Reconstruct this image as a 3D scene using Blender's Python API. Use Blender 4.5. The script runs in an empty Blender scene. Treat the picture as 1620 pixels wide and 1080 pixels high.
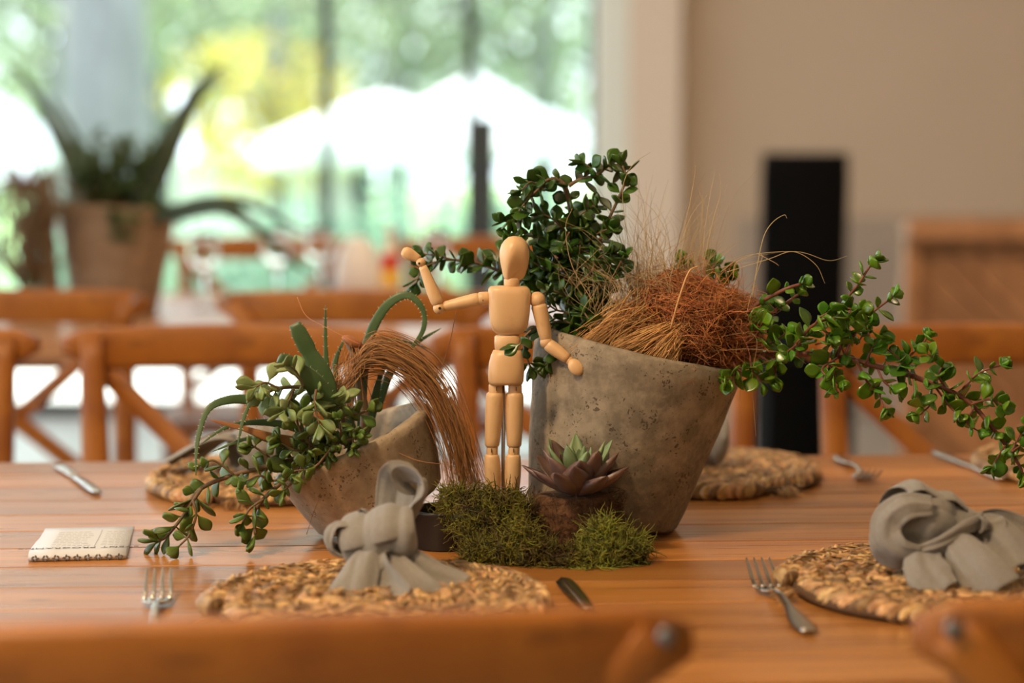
import bpy, math, random
from mathutils import Vector, Matrix, noise
V = Vector
rnd = random.Random(7)
scene = bpy.context.scene
COL = scene.collection
PI = math.pi
R = math.radians

# ------------------------------------------------------------------ camera, sky, sun, lamps, exposure
F = 3375.0                      # 75 mm on a 36 mm sensor, in pixels of a 1620 wide frame
PITCH = math.atan(346 / F)
CAM = V((0, 0, 1.175))
cd = bpy.data.cameras.new('camera'); cam = bpy.data.objects.new('camera', cd); COL.objects.link(cam)
cam.location = CAM; cam.rotation_euler = (PI / 2 - PITCH, 0, 0)
cd.lens = 75; cd.sensor_width = 36; cd.clip_end = 300; cd.clip_start = .05
cd.dof.use_dof = True; cd.dof.focus_distance = 2.07; cd.dof.aperture_fstop = 2.5
scene.camera = cam

scene.view_settings.view_transform = 'Standard'; scene.view_settings.look = 'None'
scene.view_settings.gamma = 1; scene.view_settings.use_curve_mapping = False
scene.view_settings.exposure = 0.0

w = bpy.data.worlds.new('sky'); scene.world = w; w.use_nodes = True
wn = w.node_tree.nodes; wn['Background'].inputs[0].default_value = (.80, .90, 1, 1)
wn['Background'].inputs[1].default_value = 4.0

sd = bpy.data.lights.new('sun', 'SUN'); sun = bpy.data.objects.new('sun', sd); COL.objects.link(sun)
sd.energy = 14; sd.angle = R(.6); sd.color = (1, .93, .80)
sun.rotation_euler = V((1.2, -.9, -1.55)).to_track_quat('-Z', 'Y').to_euler()   # from beyond the garden, high on the left

def lamp(name, loc, target, size, power, color):
    ld = bpy.data.lights.new(name, 'AREA'); o = bpy.data.objects.new(name, ld); COL.objects.link(o)
    ld.shape = 'DISK'; ld.size = size; ld.energy = power; ld.color = color
    o.location = loc; o.rotation_euler = (V(target) - V(loc)).to_track_quat('-Z', 'Y').to_euler()
    return o
lamp('ceiling_lamp_table', (-1.0, .95, 2.7), (.1, 2.2, .8), .25, 44, (1, .70, .42))
lamp('warm_fill_right', (1.9, 3.6, 2.85), (1.3, 5.5, .9), .5, 48, (1, .70, .45))  # unseen fill light added to brighten the right-hand wall, no fixture
lamp('warm_fill_back', (-.8, 4.6, 2.85), (-.8, 4.6, 0), .5, 6, (1, .66, .38))  # unseen weak fill added above the back table, no fixture
lamp('warm_fill_front', (.4, -1.2, 2.85), (.2, 1.4, .8), .6, 9, (1, .66, .38))  # unseen fill added behind the camera, no fixture

# ------------------------------------------------------------------ pixels to places
def at(px, py, Y):
    d = V((px - 810, F * math.cos(PITCH) - (py - 540) * math.sin(PITCH), -F * math.sin(PITCH) - (py - 540) * math.cos(PITCH)))
    return CAM + d * (Y / d.y)
def on(px, py, z):
    d = V((px - 810, F * math.cos(PITCH) - (py - 540) * math.sin(PITCH), -F * math.sin(PITCH) - (py - 540) * math.cos(PITCH)))
    return CAM + d * ((z - CAM.z) / d.z)

# ------------------------------------------------------------------ mesh building
def catmull(pts, n=6):
    pts = [V(p) for p in pts]
    if len(pts) < 3:
        return [pts[0].lerp(pts[-1], i / n) for i in range(n + 1)]
    out = []
    P = [pts[0] * 2 - pts[1]] + pts + [pts[-1] * 2 - pts[-2]]
    for i in range(1, len(P) - 2):
        for k in range(n):
            t = k / n
            a, b, c, d = P[i - 1], P[i], P[i + 1], P[i + 2]
            out.append(.5 * ((2 * b) + (c - a) * t + (2 * a - 5 * b + 4 * c - d) * t * t + (3 * b - a - 3 * c + d) * t ** 3))
    out.append(pts[-1]); return out
def lerp_list(vals, t):
    if not hasattr(vals, '__len__'): return vals
    x = t * (len(vals) - 1); i = min(int(x), len(vals) - 2); f = x - i
    return vals[i] * (1 - f) + vals[i + 1] * f
def frames(path):
    T = []
    for i in range(len(path)):
        a = path[max(i - 1, 0)]; b = path[min(i + 1, len(path) - 1)]
        t = (b - a); T.append(t.normalized() if t.length > 1e-9 else V((0, 0, 1)))
    n = T[0].orthogonal().normalized(); N = []
    for t in T:
        n = (n - t * n.dot(t)); n = n.normalized() if n.length > 1e-6 else t.orthogonal().normalized(); N.append(n.copy())
    return T, N

class MB:
    def __init__(s): s.v = []; s.f = []; s.m = []
    def ring_loft(s, rings, closed=True, caps=True, mi=0):
        b = len(s.v); n = len(rings[0])
        for r in rings: s.v.extend(r)
        for i in range(len(rings) - 1):
            for k in range(n if closed else n - 1):
                k2 = (k + 1) % n
                s.f.append((b + i * n + k, b + i * n + k2, b + (i + 1) * n + k2, b + (i + 1) * n + k)); s.m.append(mi)
        if caps and closed:
            s.f.append(tuple(b + k for k in reversed(range(n)))); s.m.append(mi)
            s.f.append(tuple(b + (len(rings) - 1) * n + k for k in range(n))); s.m.append(mi)
        return s
    def tube(s, path, radii, sides=8, flat=1.0, up=None, mi=0, caps=True):
        path = [V(p) for p in path]; T, N = frames(path); rings = []
        for i, p in enumerate(path):
            t = i / (len(path) - 1); r = lerp_list(radii, t)
            n = N[i]
            if up is not None:
                u = V(up); u = u - T[i] * u.dot(T[i]); n = u.normalized() if u.length > 1e-5 else n
            bn = T[i].cross(n)
            rings.append([p + (n * math.cos(2 * PI * k / sides) * flat + bn * math.sin(2 * PI * k / sides)) * r for k in range(sides)])
        return s.ring_loft(rings, True, caps, mi)
    def bar(s, path, wid, thk, up, mi=0, rnd_=.3):
        """rectangular section bar with eased edges along path; up = direction of thk"""
        path = [V(p) for p in path]; T, N = frames(path); rings = []
        for i, p in enumerate(path):
            t = i / (len(path) - 1); a = lerp_list(wid, t) / 2; b = lerp_list(thk, t) / 2
            u = V(up); u = (u - T[i] * u.dot(T[i])).normalized(); sd_ = T[i].cross(u)
            e = min(a, b) * rnd_
            c = [(a - e, b), (a, b - e), (a, -b + e), (a - e, -b), (-a + e, -b), (-a, -b + e), (-a, b - e), (-a + e, b)]
            rings.append([p + sd_ * x + u * y for x, y in c])
        return s.ring_loft(rings, True, True, mi)
    def box(s, c, size, rot=None, mi=0, e=None):
        c = V(c); x, y, z = size[0] / 2, size[1] / 2, size[2] / 2
        M = rot if rot is not None else Matrix.Identity(3)
        if e is None: e = min(x, y, z) * .12
        rings = []
        for (dz, sh) in ((-z, e), (-z + e, 0), (z - e, 0), (z, e)):
            a, b = x - sh, y - sh
            rings.append([c + M @ V(q) for q in ((a - e, b, dz), (-a + e, b, dz), (-a, b - e, dz), (-a, -b + e, dz), (-a + e, -b, dz), (a - e, -b, dz), (a, -b + e, dz), (a, b - e, dz))])
        return s.ring_loft(rings, True, True, mi)
    def lathe(s, prof, n=48, M=None, jitter=0, mi=0, caps=False):
        """prof list of (r,z)"""
        M = M if M is not None else Matrix.Identity(4); rings = []
        for r, z in prof:
            ring = []
            for k in range(n):
                a = 2 * PI * k / n
                p = V((r * math.cos(a), r * math.sin(a), z))
                if jitter: p += V((noise.noise(p * 25), noise.noise(p * 25 + V((9, 0, 0))), noise.noise(p * 25 + V((0, 9, 0))))) * jitter
                ring.append(M @ p)
            rings.append(ring)
        return s.ring_loft(rings, True, caps, mi)
    def ellip(s, c, rad, M=None, n=10, m=8, lump=0, freq=20, mi=0, pw=1):
        c = V(c); M = M if M is not None else Matrix.Identity(3); rings = []
        for i in range(m - 1, 0, -1):
            ph = PI * i / m; rings.append([])
            for k in range(n):
                a = 2 * PI * k / n
                q = V((math.sin(ph) * math.cos(a), math.sin(ph) * math.sin(a), math.cos(ph)))
                p = V((q.x * rad[0], q.y * rad[1], q.z * rad[2]))
                if lump: p *= 1 + lump * noise.noise((p + c) * freq)
                rings[-1].append(c + M @ p)
        b = len(s.v); s.ring_loft(rings, True, False, mi)
        # poles
        t = len(s.v); s.v.append(c + M @ V((0, 0, rad[2]))); s.v.append(c + M @ V((0, 0, -rad[2])))
        for k in range(n):
            e = b + (m - 2) * n; s.f.append((t, e + k, e + (k + 1) % n)); s.m.append(mi)
            s.f.append((t + 1, b + (k + 1) % n, b + k)); s.m.append(mi)
        return s
    def leaf(s, base, d, up, L, W, th=.0012, bend=0., tip=1., pet=.12, cup=.12, mi=0, rows=(0, .1, .2, .35, .5, .64, .76, .86, .93, .975, 1)):
        """thick obovate leaf: widest past the middle, rounded end"""
        d = V(d).normalized(); up = V(up); up = up - d * up.dot(d)
        up = up.normalized() if up.length > 1e-5 else d.orthogonal().normalized()
        sd_ = d.cross(up); rings = []
        for t in rows:
            if t < pet: wv = .10 + .1 * t
            else:
                q = (t - pet) / (1 - pet)
                wv = max(.03, (math.sin(PI * min(1, q ** tip)) ** .72) if 0 < q < 1 else .10)
            hw = W / 2 * wv
            c = V(base) + d * (L * t) + up * (-bend * L * t * t)
            tt = th * (.35 + .65 * wv)
            rings.append([c + sd_ * hw + up * cup * hw, c + sd_ * hw * .55 + up * tt, c + up * tt * .8, c - sd_ * hw * .55 + up * tt, c - sd_ * hw + up * cup * hw, c - sd_ * hw * .5 - up * tt * .8, c - up * tt, c + sd_ * hw * .5 - up * tt * .8])
        return s.ring_loft(rings, True, True, mi)
    def sheet(s, rows, mi=0):
        return s.ring_loft(rows, False, False, mi)
    def build(s, name, mats, parent=None, smooth=True, origin=None, world=True):
        """world: vertices are given in world space; they are moved to the object's own origin"""
        me = bpy.data.meshes.new(name)
        po = parent.matrix_world.translation.copy() if (parent is not None and world) else V((0, 0, 0))
        if parent is not None and world: po = abs_loc(parent)
        if origin is None:
            if parent is None and world and s.v:
                xs = [p.x for p in s.v]; ys = [p.y for p in s.v]; zs = [p.z for p in s.v]
                origin = V(((min(xs) + max(xs)) / 2, (min(ys) + max(ys)) / 2, min(zs)))
            else: origin = po
        origin = V(origin)
        me.from_pydata([p - origin if world else p for p in s.v], [], s.f)
        if not isinstance(mats, (list, tuple)): mats = [mats]
        for m in mats: me.materials.append(m)
        if len(mats) > 1: me.polygons.foreach_set('material_index', s.m)
        if smooth: me.polygons.foreach_set('use_smooth', [True] * len(me.polygons))
        me.update()
        o = bpy.data.objects.new(name, me); COL.objects.link(o)
        if world: o.location = origin - po if parent is not None else origin
        if parent is not None: o.parent = parent
        return o
def abs_loc(o):
    p = V(o.location)
    while o.parent is not None: o = o.parent; p += V(o.location)
    return p
def mod(o, kind, **kw):
    m = o.modifiers.new(kind.lower(), kind)
    for k, v in kw.items(): setattr(m, k, v)
    return o
def edge_split(o, a=35):
    me = o.data
    try: me.set_sharp_from_angle(angle=R(a))
    except Exception: pass
    return o
def tag(o, label=None, cat=None, group=None, kind=None):
    if label: o['label'] = label
    if cat: o['category'] = cat
    if group: o['group'] = group
    if kind: o['kind'] = kind
    return o
def thing(name, loc, label=None, cat=None, group=None):
    o = bpy.data.objects.new(name, None); COL.objects.link(o); o.location = loc; o.empty_display_size = .05
    return tag(o, label, cat, group)
def copy_tree(o, parent=None):
    c = o.copy(); COL.objects.link(c)
    if parent is not None: c.parent = parent
    for ch in [x for x in bpy.data.objects if x.parent == o]: copy_tree(ch, c)
    return c

# ------------------------------------------------------------------ materials
def mat(name, color, rough=.6, var=None, vscale=20., stretch=(1, 1, 1), bump=0., bscale=60., island=0., metal=0., coat=0., trans=0., spec=.5, sheen=0., sss=0., coords='Object', hue=0.):
    m = bpy.data.materials.new(name); m.use_nodes = True; nt = m.node_tree; N = nt.nodes; Lk = nt.links.new
    p = N['Principled BSDF']; p.inputs['Roughness'].default_value = rough; p.inputs['Metallic'].default_value = metal
    p.inputs['Specular IOR Level'].default_value = spec
    p.inputs['Coat Weight'].default_value = coat; p.inputs['Coat Roughness'].default_value = .25
    p.inputs['Sheen Weight'].default_value = sheen
    tc = N.new('ShaderNodeTexCoord'); mp = N.new('ShaderNodeMapping'); mp.inputs['Scale'].default_value = stretch
    Lk(tc.outputs[coords], mp.inputs['Vector'])
    nz = N.new('ShaderNodeTexNoise'); nz.inputs['Scale'].default_value = vscale; nz.inputs['Detail'].default_value = 6
    Lk(mp.outputs[0], nz.inputs['Vector'])
    rp = N.new('ShaderNodeValToRGB'); rp.color_ramp.elements[0].position = .32; rp.color_ramp.elements[1].position = .68
    c2 = var if var else color
    rp.color_ramp.elements[0].color = (*color, 1); rp.color_ramp.elements[1].color = (*c2, 1)
    Lk(nz.outputs['Fac'], rp.inputs['Fac']); out = rp.outputs['Color']
    if island or hue:
        g = N.new('ShaderNodeNewGeometry'); h = N.new('ShaderNodeHueSaturation')
        mr = N.new('ShaderNodeMapRange'); mr.inputs['To Min'].default_value = 1 - island; mr.inputs['To Max'].default_value = 1 + island
        Lk(g.outputs['Random Per Island'], mr.inputs['Value']); Lk(mr.outputs[0], h.inputs['Value'])
        if hue:
            m2 = N.new('ShaderNodeMapRange'); m2.inputs['To Min'].default_value = .5 - hue; m2.inputs['To Max'].default_value = .5 + hue
            mm = N.new('ShaderNodeMath'); mm.operation = 'MULTIPLY'; mm.inputs[1].default_value = 7.13
            mf = N.new('ShaderNodeMath'); mf.operation = 'FRACT'
            Lk(g.outputs['Random Per Island'], mm.inputs[0]); Lk(mm.outputs[0], mf.inputs[0]); Lk(mf.outputs[0], m2.inputs['Value']); Lk(m2.outputs[0], h.inputs['Hue'])
        Lk(out, h.inputs['Color']); out = h.outputs['Color']
    Lk(out, p.inputs['Base Color'])
    if bump:
        b = N.new('ShaderNodeBump'); b.inputs['Strength'].default_value = bump; b.inputs['Distance'].default_value = .002
        n2 = N.new('ShaderNodeTexNoise'); n2.inputs['Scale'].default_value = bscale; n2.inputs['Detail'].default_value = 5
        Lk(mp.outputs[0], n2.inputs['Vector']); Lk(n2.outputs['Fac'], b.inputs['Height']); Lk(b.outputs[0], p.inputs['Normal'])
    if trans:
        t = N.new('ShaderNodeBsdfTranslucent'); mx = N.new('ShaderNodeMixShader'); mx.inputs[0].default_value = trans
        Lk(out, t.inputs['Color']); Lk(p.outputs[0], mx.inputs[1]); Lk(t.outputs[0], mx.inputs[2]); Lk(mx.outputs[0], N['Material Output'].inputs['Surface'])
    m['p'] = 1
    return m

def wood_mat(name, c1, c2, cdark, rough=.38, coat=.25, gx=(1.2, 14, 14), knots=True, islandv=.12, seam=0):
    m = bpy.data.materials.new(name); m.use_nodes = True; nt = m.node_tree; N = nt.nodes; Lk = nt.links.new
    p = N['Principled BSDF']; p.inputs['Coat Weight'].default_value = coat; p.inputs['Coat Roughness'].default_value = .3
    tc = N.new('ShaderNodeTexCoord'); g = N.new('ShaderNodeNewGeometry')
    cb = N.new('ShaderNodeCombineXYZ'); mm = N.new('ShaderNodeMath'); mm.operation = 'MULTIPLY'; mm.inputs[1].default_value = 37.
    Lk(g.outputs['Random Per Island'], mm.inputs[0])
    for i in range(3): Lk(mm.outputs[0], cb.inputs[i])
    ad = N.new('ShaderNodeVectorMath'); ad.operation = 'ADD'; Lk(tc.outputs['Object'], ad.inputs[0]); Lk(cb.outputs[0], ad.inputs[1])
    mp = N.new('ShaderNodeMapping'); mp.inputs['Scale'].default_value = gx; Lk(ad.outputs[0], mp.inputs['Vector'])
    n1 = N.new('ShaderNodeTexNoise'); n1.inputs['Scale'].default_value = 2.2; n1.inputs['Detail'].default_value = 8; n1.inputs['Distortion'].default_value = .8
    Lk(mp.outputs[0], n1.inputs['Vector'])
    r1 = N.new('ShaderNodeValToRGB'); r1.color_ramp.elements[0].color = (*c1, 1); r1.color_ramp.elements[0].position = .35
    r1.color_ramp.elements[1].color = (*c2, 1); r1.color_ramp.elements[1].position = .62
    Lk(n1.outputs['Fac'], r1.inputs['Fac'])
    mp2 = N.new('ShaderNodeMapping'); mp2.inputs['Scale'].default_value = (gx[0] * 1.4, gx[1] * 5, gx[2] * 5); Lk(ad.outputs[0], mp2.inputs['Vector'])
    n2 = N.new('ShaderNodeTexNoise'); n2.inputs['Scale'].default_value = 2.5; n2.inputs['Detail'].default_value = 7; Lk(mp2.outputs[0], n2.inputs['Vector'])
    r2 = N.new('ShaderNodeValToRGB'); r2.color_ramp.elements[0].position = .30; r2.color_ramp.elements[0].color = (1, 1, 1, 1)
    r2.color_ramp.elements[1].position = .42; r2.color_ramp.elements[1].color = (0, 0, 0, 1); Lk(n2.outputs['Fac'], r2.inputs['Fac'])
    mx = N.new('ShaderNodeMix'); mx.data_type = 'RGBA'; mx.inputs[7].default_value = (*cdark, 1)
    sc = N.new('ShaderNodeMath'); sc.operation = 'MULTIPLY'; sc.inputs[1].default_value = .55; Lk(r2.outputs[0], sc.inputs[0])
    Lk(sc.outputs[0], mx.inputs[0]); Lk(r1.outputs[0], mx.inputs[6]); out = mx.outputs[2]
    if knots:
        mp3 = N.new('ShaderNodeMapping'); mp3.inputs['Scale'].default_value = (1, 3.0, 1); Lk(ad.outputs[0], mp3.inputs['Vector'])
        vo = N.new('ShaderNodeTexVoronoi'); vo.inputs['Scale'].default_value = 4.2; Lk(mp3.outputs[0], vo.inputs['Vector'])
        r3 = N.new('ShaderNodeValToRGB'); r3.color_ramp.elements[0].position = .03; r3.color_ramp.elements[0].color = (1, 1, 1, 1)
        r3.color_ramp.elements[1].position = .085; r3.color_ramp.elements[1].color = (0, 0, 0, 1); Lk(vo.outputs['Distance'], r3.inputs['Fac'])
        mk = N.new('ShaderNodeMix'); mk.data_type = 'RGBA'; mk.inputs[7].default_value = (*[c * .6 for c in cdark], 1)
        s3 = N.new('ShaderNodeMath'); s3.operation = 'MULTIPLY'; s3.inputs[1].default_value = .8; Lk(r3.outputs[0], s3.inputs[0])
        Lk(s3.outputs[0], mk.inputs[0]); Lk(out, mk.inputs[6]); out = mk.outputs[2]
    h = N.new('ShaderNodeHueSaturation'); mr = N.new('ShaderNodeMapRange'); mr.inputs['To Min'].default_value = 1 - islandv; mr.inputs['To Max'].default_value = 1 + islandv
    Lk(g.outputs['Random Per Island'], mr.inputs['Value']); Lk(mr.outputs[0], h.inputs['Value']); Lk(out, h.inputs['Color']); Lk(h.outputs[0], p.inputs['Base Color'])
    rr = N.new('ShaderNodeMapRange'); rr.inputs['To Min'].default_value = rough - .08; rr.inputs['To Max'].default_value = rough + .12
    Lk(n2.outputs['Fac'], rr.inputs['Value']); Lk(rr.outputs[0], p.inputs['Roughness'])
    b = N.new('ShaderNodeBump'); b.inputs['Strength'].default_value = .25; b.inputs['Distance'].default_value = .001
    Lk(n2.outputs['Fac'], b.inputs['Height']); Lk(b.outputs[0], p.inputs['Normal'])
    return m

def concrete_mat(name, c1, c2, stain=(.06, .055, .05), spread=.5):
    m = bpy.data.materials.new(name); m.use_nodes = True; nt = m.node_tree; N = nt.nodes; Lk = nt.links.new
    p = N['Principled BSDF']; p.inputs['Roughness'].default_value = .88
    tc = N.new('ShaderNodeTexCoord')
    n1 = N.new('ShaderNodeTexNoise'); n1.inputs['Scale'].default_value = 34; n1.inputs['Detail'].default_value = 10; n1.inputs['Roughness'].default_value = .65
    Lk(tc.outputs['Object'], n1.inputs['Vector'])
    r1 = N.new('ShaderNodeValToRGB'); r1.color_ramp.elements[0].position = .40; r1.color_ramp.elements[0].color = (*c1, 1)
    r1.color_ramp.elements[1].position = .60; r1.color_ramp.elements[1].color = (*c2, 1); Lk(n1.outputs['Fac'], r1.inputs['Fac'])
    n0 = N.new('ShaderNodeTexNoise'); n0.inputs['Scale'].default_value = 9; n0.inputs['Detail'].default_value = 8; n0.inputs['Roughness'].default_value = .7; Lk(tc.outputs['Object'], n0.inputs['Vector'])
    r0 = N.new('ShaderNodeValToRGB'); r0.color_ramp.elements[0].position = .50; r0.color_ramp.elements[0].color = (0, 0, 0, 1)
    r0.color_ramp.elements[1].position = .64; r0.color_ramp.elements[1].color = (spread,) * 3 + (1,); Lk(n0.outputs['Fac'], r0.inputs['Fac'])
    mx = N.new('ShaderNodeMix'); mx.data_type = 'RGBA'; mx.inputs[7].default_value = (*stain, 1)
    Lk(r0.outputs[0], mx.inputs[0]); Lk(r1.outputs[0], mx.inputs[6])
    vo = N.new('ShaderNodeTexVoronoi'); vo.inputs['Scale'].default_value = 230
    nd = N.new('ShaderNodeTexNoise'); nd.inputs['Scale'].default_value = 170; nd.inputs['Detail'].default_value = 3; Lk(tc.outputs['Object'], nd.inputs['Vector'])
    ma = N.new('ShaderNodeVectorMath'); ma.operation = 'MULTIPLY_ADD'; ma.inputs[1].default_value = (.012, .012, .012); Lk(nd.outputs['Color'], ma.inputs[0]); Lk(tc.outputs['Object'], ma.inputs[2]); Lk(ma.outputs[0], vo.inputs['Vector'])
    n3 = N.new('ShaderNodeTexNoise'); n3.inputs['Scale'].default_value = 150; n3.inputs['Detail'].default_value = 4; Lk(tc.outputs['Object'], n3.inputs['Vector'])
    n4 = N.new('ShaderNodeTexNoise'); n4.inputs['Scale'].default_value = 45; Lk(tc.outputs['Object'], n4.inputs['Vector'])
    r4 = N.new('ShaderNodeMapRange'); r4.inputs['From Min'].default_value = .38; r4.inputs['From Max'].default_value = .72; r4.inputs['To Min'].default_value = .0; r4.inputs['To Max'].default_value = .44
    Lk(n4.outputs['Fac'], r4.inputs['Value'])
    lt = N.new('ShaderNodeMath'); lt.operation = 'LESS_THAN'; Lk(vo.outputs['Distance'], lt.inputs[0]); Lk(r4.outputs[0], lt.inputs[1])
    my = N.new('ShaderNodeMix'); my.data_type = 'RGBA'; my.inputs[7].default_value = (c1[0] * .3, c1[1] * .27, c1[2] * .22, 1)
    k = N.new('ShaderNodeMath'); k.operation = 'MULTIPLY'; k.inputs[1].default_value = .75; Lk(lt.outputs[0], k.inputs[0])
    Lk(k.outputs[0], my.inputs[0]); Lk(mx.outputs[2], my.inputs[6]); Lk(my.outputs[2], p.inputs['Base Color'])
    su = N.new('ShaderNodeMath'); su.operation = 'SUBTRACT'; Lk(n3.outputs['Fac'], su.inputs[0]); Lk(lt.outputs[0], su.inputs[1])
    b = N.new('ShaderNodeBump'); b.inputs['Strength'].default_value = .55; b.inputs['Distance'].default_value = .0015
    Lk(su.outputs[0], b.inputs['Height']); Lk(b.outputs[0], p.inputs['Normal'])
    return m

M = {}
M['table'] = wood_mat('pine_planks', (.36, .138, .027), (.50, .215, .052), (.10, .04, .015), rough=.28, coat=.3, islandv=.2)
M['table_far'] = wood_mat('pine_planks_far', (.44, .21, .10), (.55, .30, .15), (.2, .09, .04), rough=.3, coat=.2)
M['chair'] = wood_mat('varnished_oak', (.27, .078, .005), (.38, .128, .010), (.10, .028, .004), rough=.46, coat=.08, gx=(4, 4, 4), knots=False, islandv=.18)
M['lay'] = wood_mat('pale_limewood', (.70, .43, .20), (.76, .50, .25), (.55, .30, .12), rough=.42, coat=.15, gx=(14, 14, 3), knots=False, islandv=.05)
M['slot'] = mat('dark_slot', (.05, .025, .012), .8)
M['steel'] = mat('worn_steel', (.62, .58, .52), .22, metal=1, var=(.5, .46, .40), vscale=60)
M['darksteel'] = mat('dark_steel', (.25, .24, .23), .25, metal=1)
M['rod'] = mat('rod_metal', (.42, .42, .42), .35, metal=1)
M['concrete'] = concrete_mat('rough_concrete', (.19, .155, .105), (.345, .285, .20), spread=.7)
M['concrete2'] = concrete_mat('warm_concrete', (.29, .225, .145), (.44, .35, .24), spread=.35)
M['planter'] = concrete_mat('clay_concrete', (.24, .16, .10), (.30, .21, .13), spread=.15)
M['soil'] = mat('soil', (.035, .02, .012), .95, var=(.09, .05, .028), vscale=90, bump=1, bscale=200)
M['black'] = mat('black_plastic', (.012, .012, .013), .42)
M['leaf'] = mat('green_leaf', (.060, .135, .014), .30, var=(.040, .10, .012), vscale=60, island=.35, hue=.02, trans=.22, spec=.55)
M['leafbright'] = mat('bright_leaf', (.15, .32, .018), .24, var=(.075, .20, .014), vscale=60, island=.35, hue=.02, trans=.25, spec=.6)
M['jade'] = mat('jade_leaf', (.12, .19, .030), .36, var=(.085, .15, .024), vscale=60, island=.3, hue=.015, trans=.12, spec=.5)
M['sagejade'] = mat('pale_jade_leaf', (.27, .35, .14), .42, var=(.18, .27, .08), vscale=50, island=.25, hue=.015, trans=.12)
M['aloe'] = mat('aloe_leaf', (.075, .135, .050), .42, var=(.05, .10, .032), vscale=40, island=.15)
M['spine'] = mat('aloe_spines', (.62, .58, .36), .6)
M['aloedry'] = mat('dried_aloe', (.42, .11, .045), .6, var=(.30, .16, .05), vscale=30)
M['stemred'] = mat('red_stem', (.16, .045, .03), .5, var=(.24, .09, .05), vscale=80)
M['stembrown'] = mat('brown_stem', (.20, .11, .06), .6, var=(.13, .10, .04), vscale=80)
M['stemgreen'] = mat('green_stem', (.16, .20, .05), .5)
M['coir'] = mat('coir_fibre', (.50, .19, .055), .7, island=.5, hue=.015, var=(.36, .13, .04))
M['straw'] = mat('straw_fibre', (.58, .33, .12), .6, island=.35, hue=.01)
M['raffia'] = mat('brown_raffia', (.42, .21, .075), .6, island=.6, hue=.012)
M['hair'] = mat('dry_grass', (.50, .36, .17), .6, island=.4, hue=.01)
M['moss'] = mat('moss_strands', (.25, .24, .022), .8, island=.7, hue=.03, var=(.075, .045, .014), vscale=38, trans=.15)
M['mossbright'] = mat('bright_moss', (.36, .38, .05), .8, island=.6, hue=.03, var=(.13, .13, .025), vscale=38, trans=.2)
M['mossbase'] = mat('moss_base', (.035, .035, .010), .95, var=(.07, .065, .015), vscale=120, bump=1, bscale=250)
M['rootball'] = mat('root_ball', (.06, .026, .011), .95, var=(.16, .075, .03), vscale=120, bump=1, bscale=260)
M['echev'] = mat('dusky_leaf', (.12, .065, .055), .38, var=(.20, .125, .10), vscale=30, island=.2)
M['echevg'] = mat('green_rosette', (.24, .32, .15), .45, var=(.18, .28, .12), vscale=30, island=.15)
M['seagrass'] = mat('seagrass', (.66, .43, .20), .34, island=.6, hue=.012, var=(.33, .17, .06), vscale=90, bump=.6, bscale=300, spec=.4)
M['seabase'] = mat('seagrass_shadow', (.10, .05, .02), .8)  # shade in the gaps of the braid, put into the filler disc's colour
M['linen'] = mat('grey_linen', (.235, .215, .185), .85, var=(.28, .26, .225), vscale=500, bump=.35, bscale=900, sheen=.3)
_n = M['linen'].node_tree; _t = _n.nodes.new('ShaderNodeTexNoise'); _t.inputs['Scale'].default_value = 55; _t.inputs['Detail'].default_value = 3
_tc = [q for q in _n.nodes if q.type == 'TEX_COORD'][0]; _b = _n.nodes.new('ShaderNodeBump'); _b.inputs['Strength'].default_value = .5; _b.inputs['Distance'].default_value = .004
_ob = [q for q in _n.nodes if q.type == 'BUMP' and q != _b][0]
_n.links.new(_tc.outputs['Object'], _t.inputs['Vector']); _n.links.new(_t.outputs['Fac'], _b.inputs['Height']); _n.links.new(_b.outputs[0], _ob.inputs['Normal'])
M['paper'] = mat('cream_paper', (.66, .68, .70), .5)
M['ink'] = mat('grey_ink', (.16, .15, .15), .6)
M['inkpale'] = mat('pale_ink', (.45, .44, .43), .6)
M['wall'] = mat('beige_plaster', (.56, .455, .345), .9, var=(.58, .47, .36), vscale=3)
M['wallpale'] = mat('pale_plaster', (.74, .64, .53), .9)
M['jamb'] = mat('white_jamb', (.78, .84, .78), .55)
M['dado'] = mat('grey_dado', (.40, .34, .28), .8)
M['ceiling'] = mat('ceiling_paint', (.70, .62, .52), .9)
M['floor'] = mat('polished_pale_floor', (.55, .53, .50), .28, var=(.48, .46, .43), vscale=2)
M['frame'] = mat('dark_window_frame', (.03, .032, .035), .5)
M['blackfab'] = mat('black_fabric', (.004, .004, .004), 1, spec=.1)
M['patio'] = mat('pale_paving', (.72, .72, .70), .8)
M['lawn'] = mat('lawn', (.32, .50, .20), .9, var=(.26, .44, .16), vscale=1)
M['canvas'] = mat('white_canvas', (.85, .87, .90), .8, trans=.3)
M['bark'] = mat('grey_bark', (.20, .20, .21), .9, var=(.13, .13, .135), vscale=3, stretch=(3, 3, 1))
M['tree'] = mat('tree_leaves', (.23, .29, .18), .5, island=.5, hue=.03, trans=.5)  # garden haze put into the leaf colour: paler, less saturated
M['aloedark'] = mat('shaded_aloe', (.022, .045, .016), .5)  # backlit shade of the far aloe put into its colour
M['leafdark'] = mat('backlit_dark_leaf', (.035, .075, .012), .4, island=.4)  # far bush coloured dark to stand for its backlit shade
M['treeyellow'] = mat('sunlit_leaves', (.62, .52, .14), .5, island=.4, hue=.02, trans=.5)  # sunlight on this foliage put into its yellow colour
M['hedge'] = mat('hedge_leaves', (.22, .38, .27), .5, island=.5, hue=.02, trans=.3)
M['panel'] = wood_mat('panel_wood', (.26, .12, .05), (.36, .18, .08), (.14, .06, .02), rough=.5, coat=0, gx=(6, 6, 1.5), knots=False, islandv=.3)
M['white'] = mat('white_glaze', (.80, .80, .80), .3)
M['red'] = mat('red_label', (.60, .05, .02), .5)
M['yellow'] = mat('yellow_label', (.75, .42, .04), .5)
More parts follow.
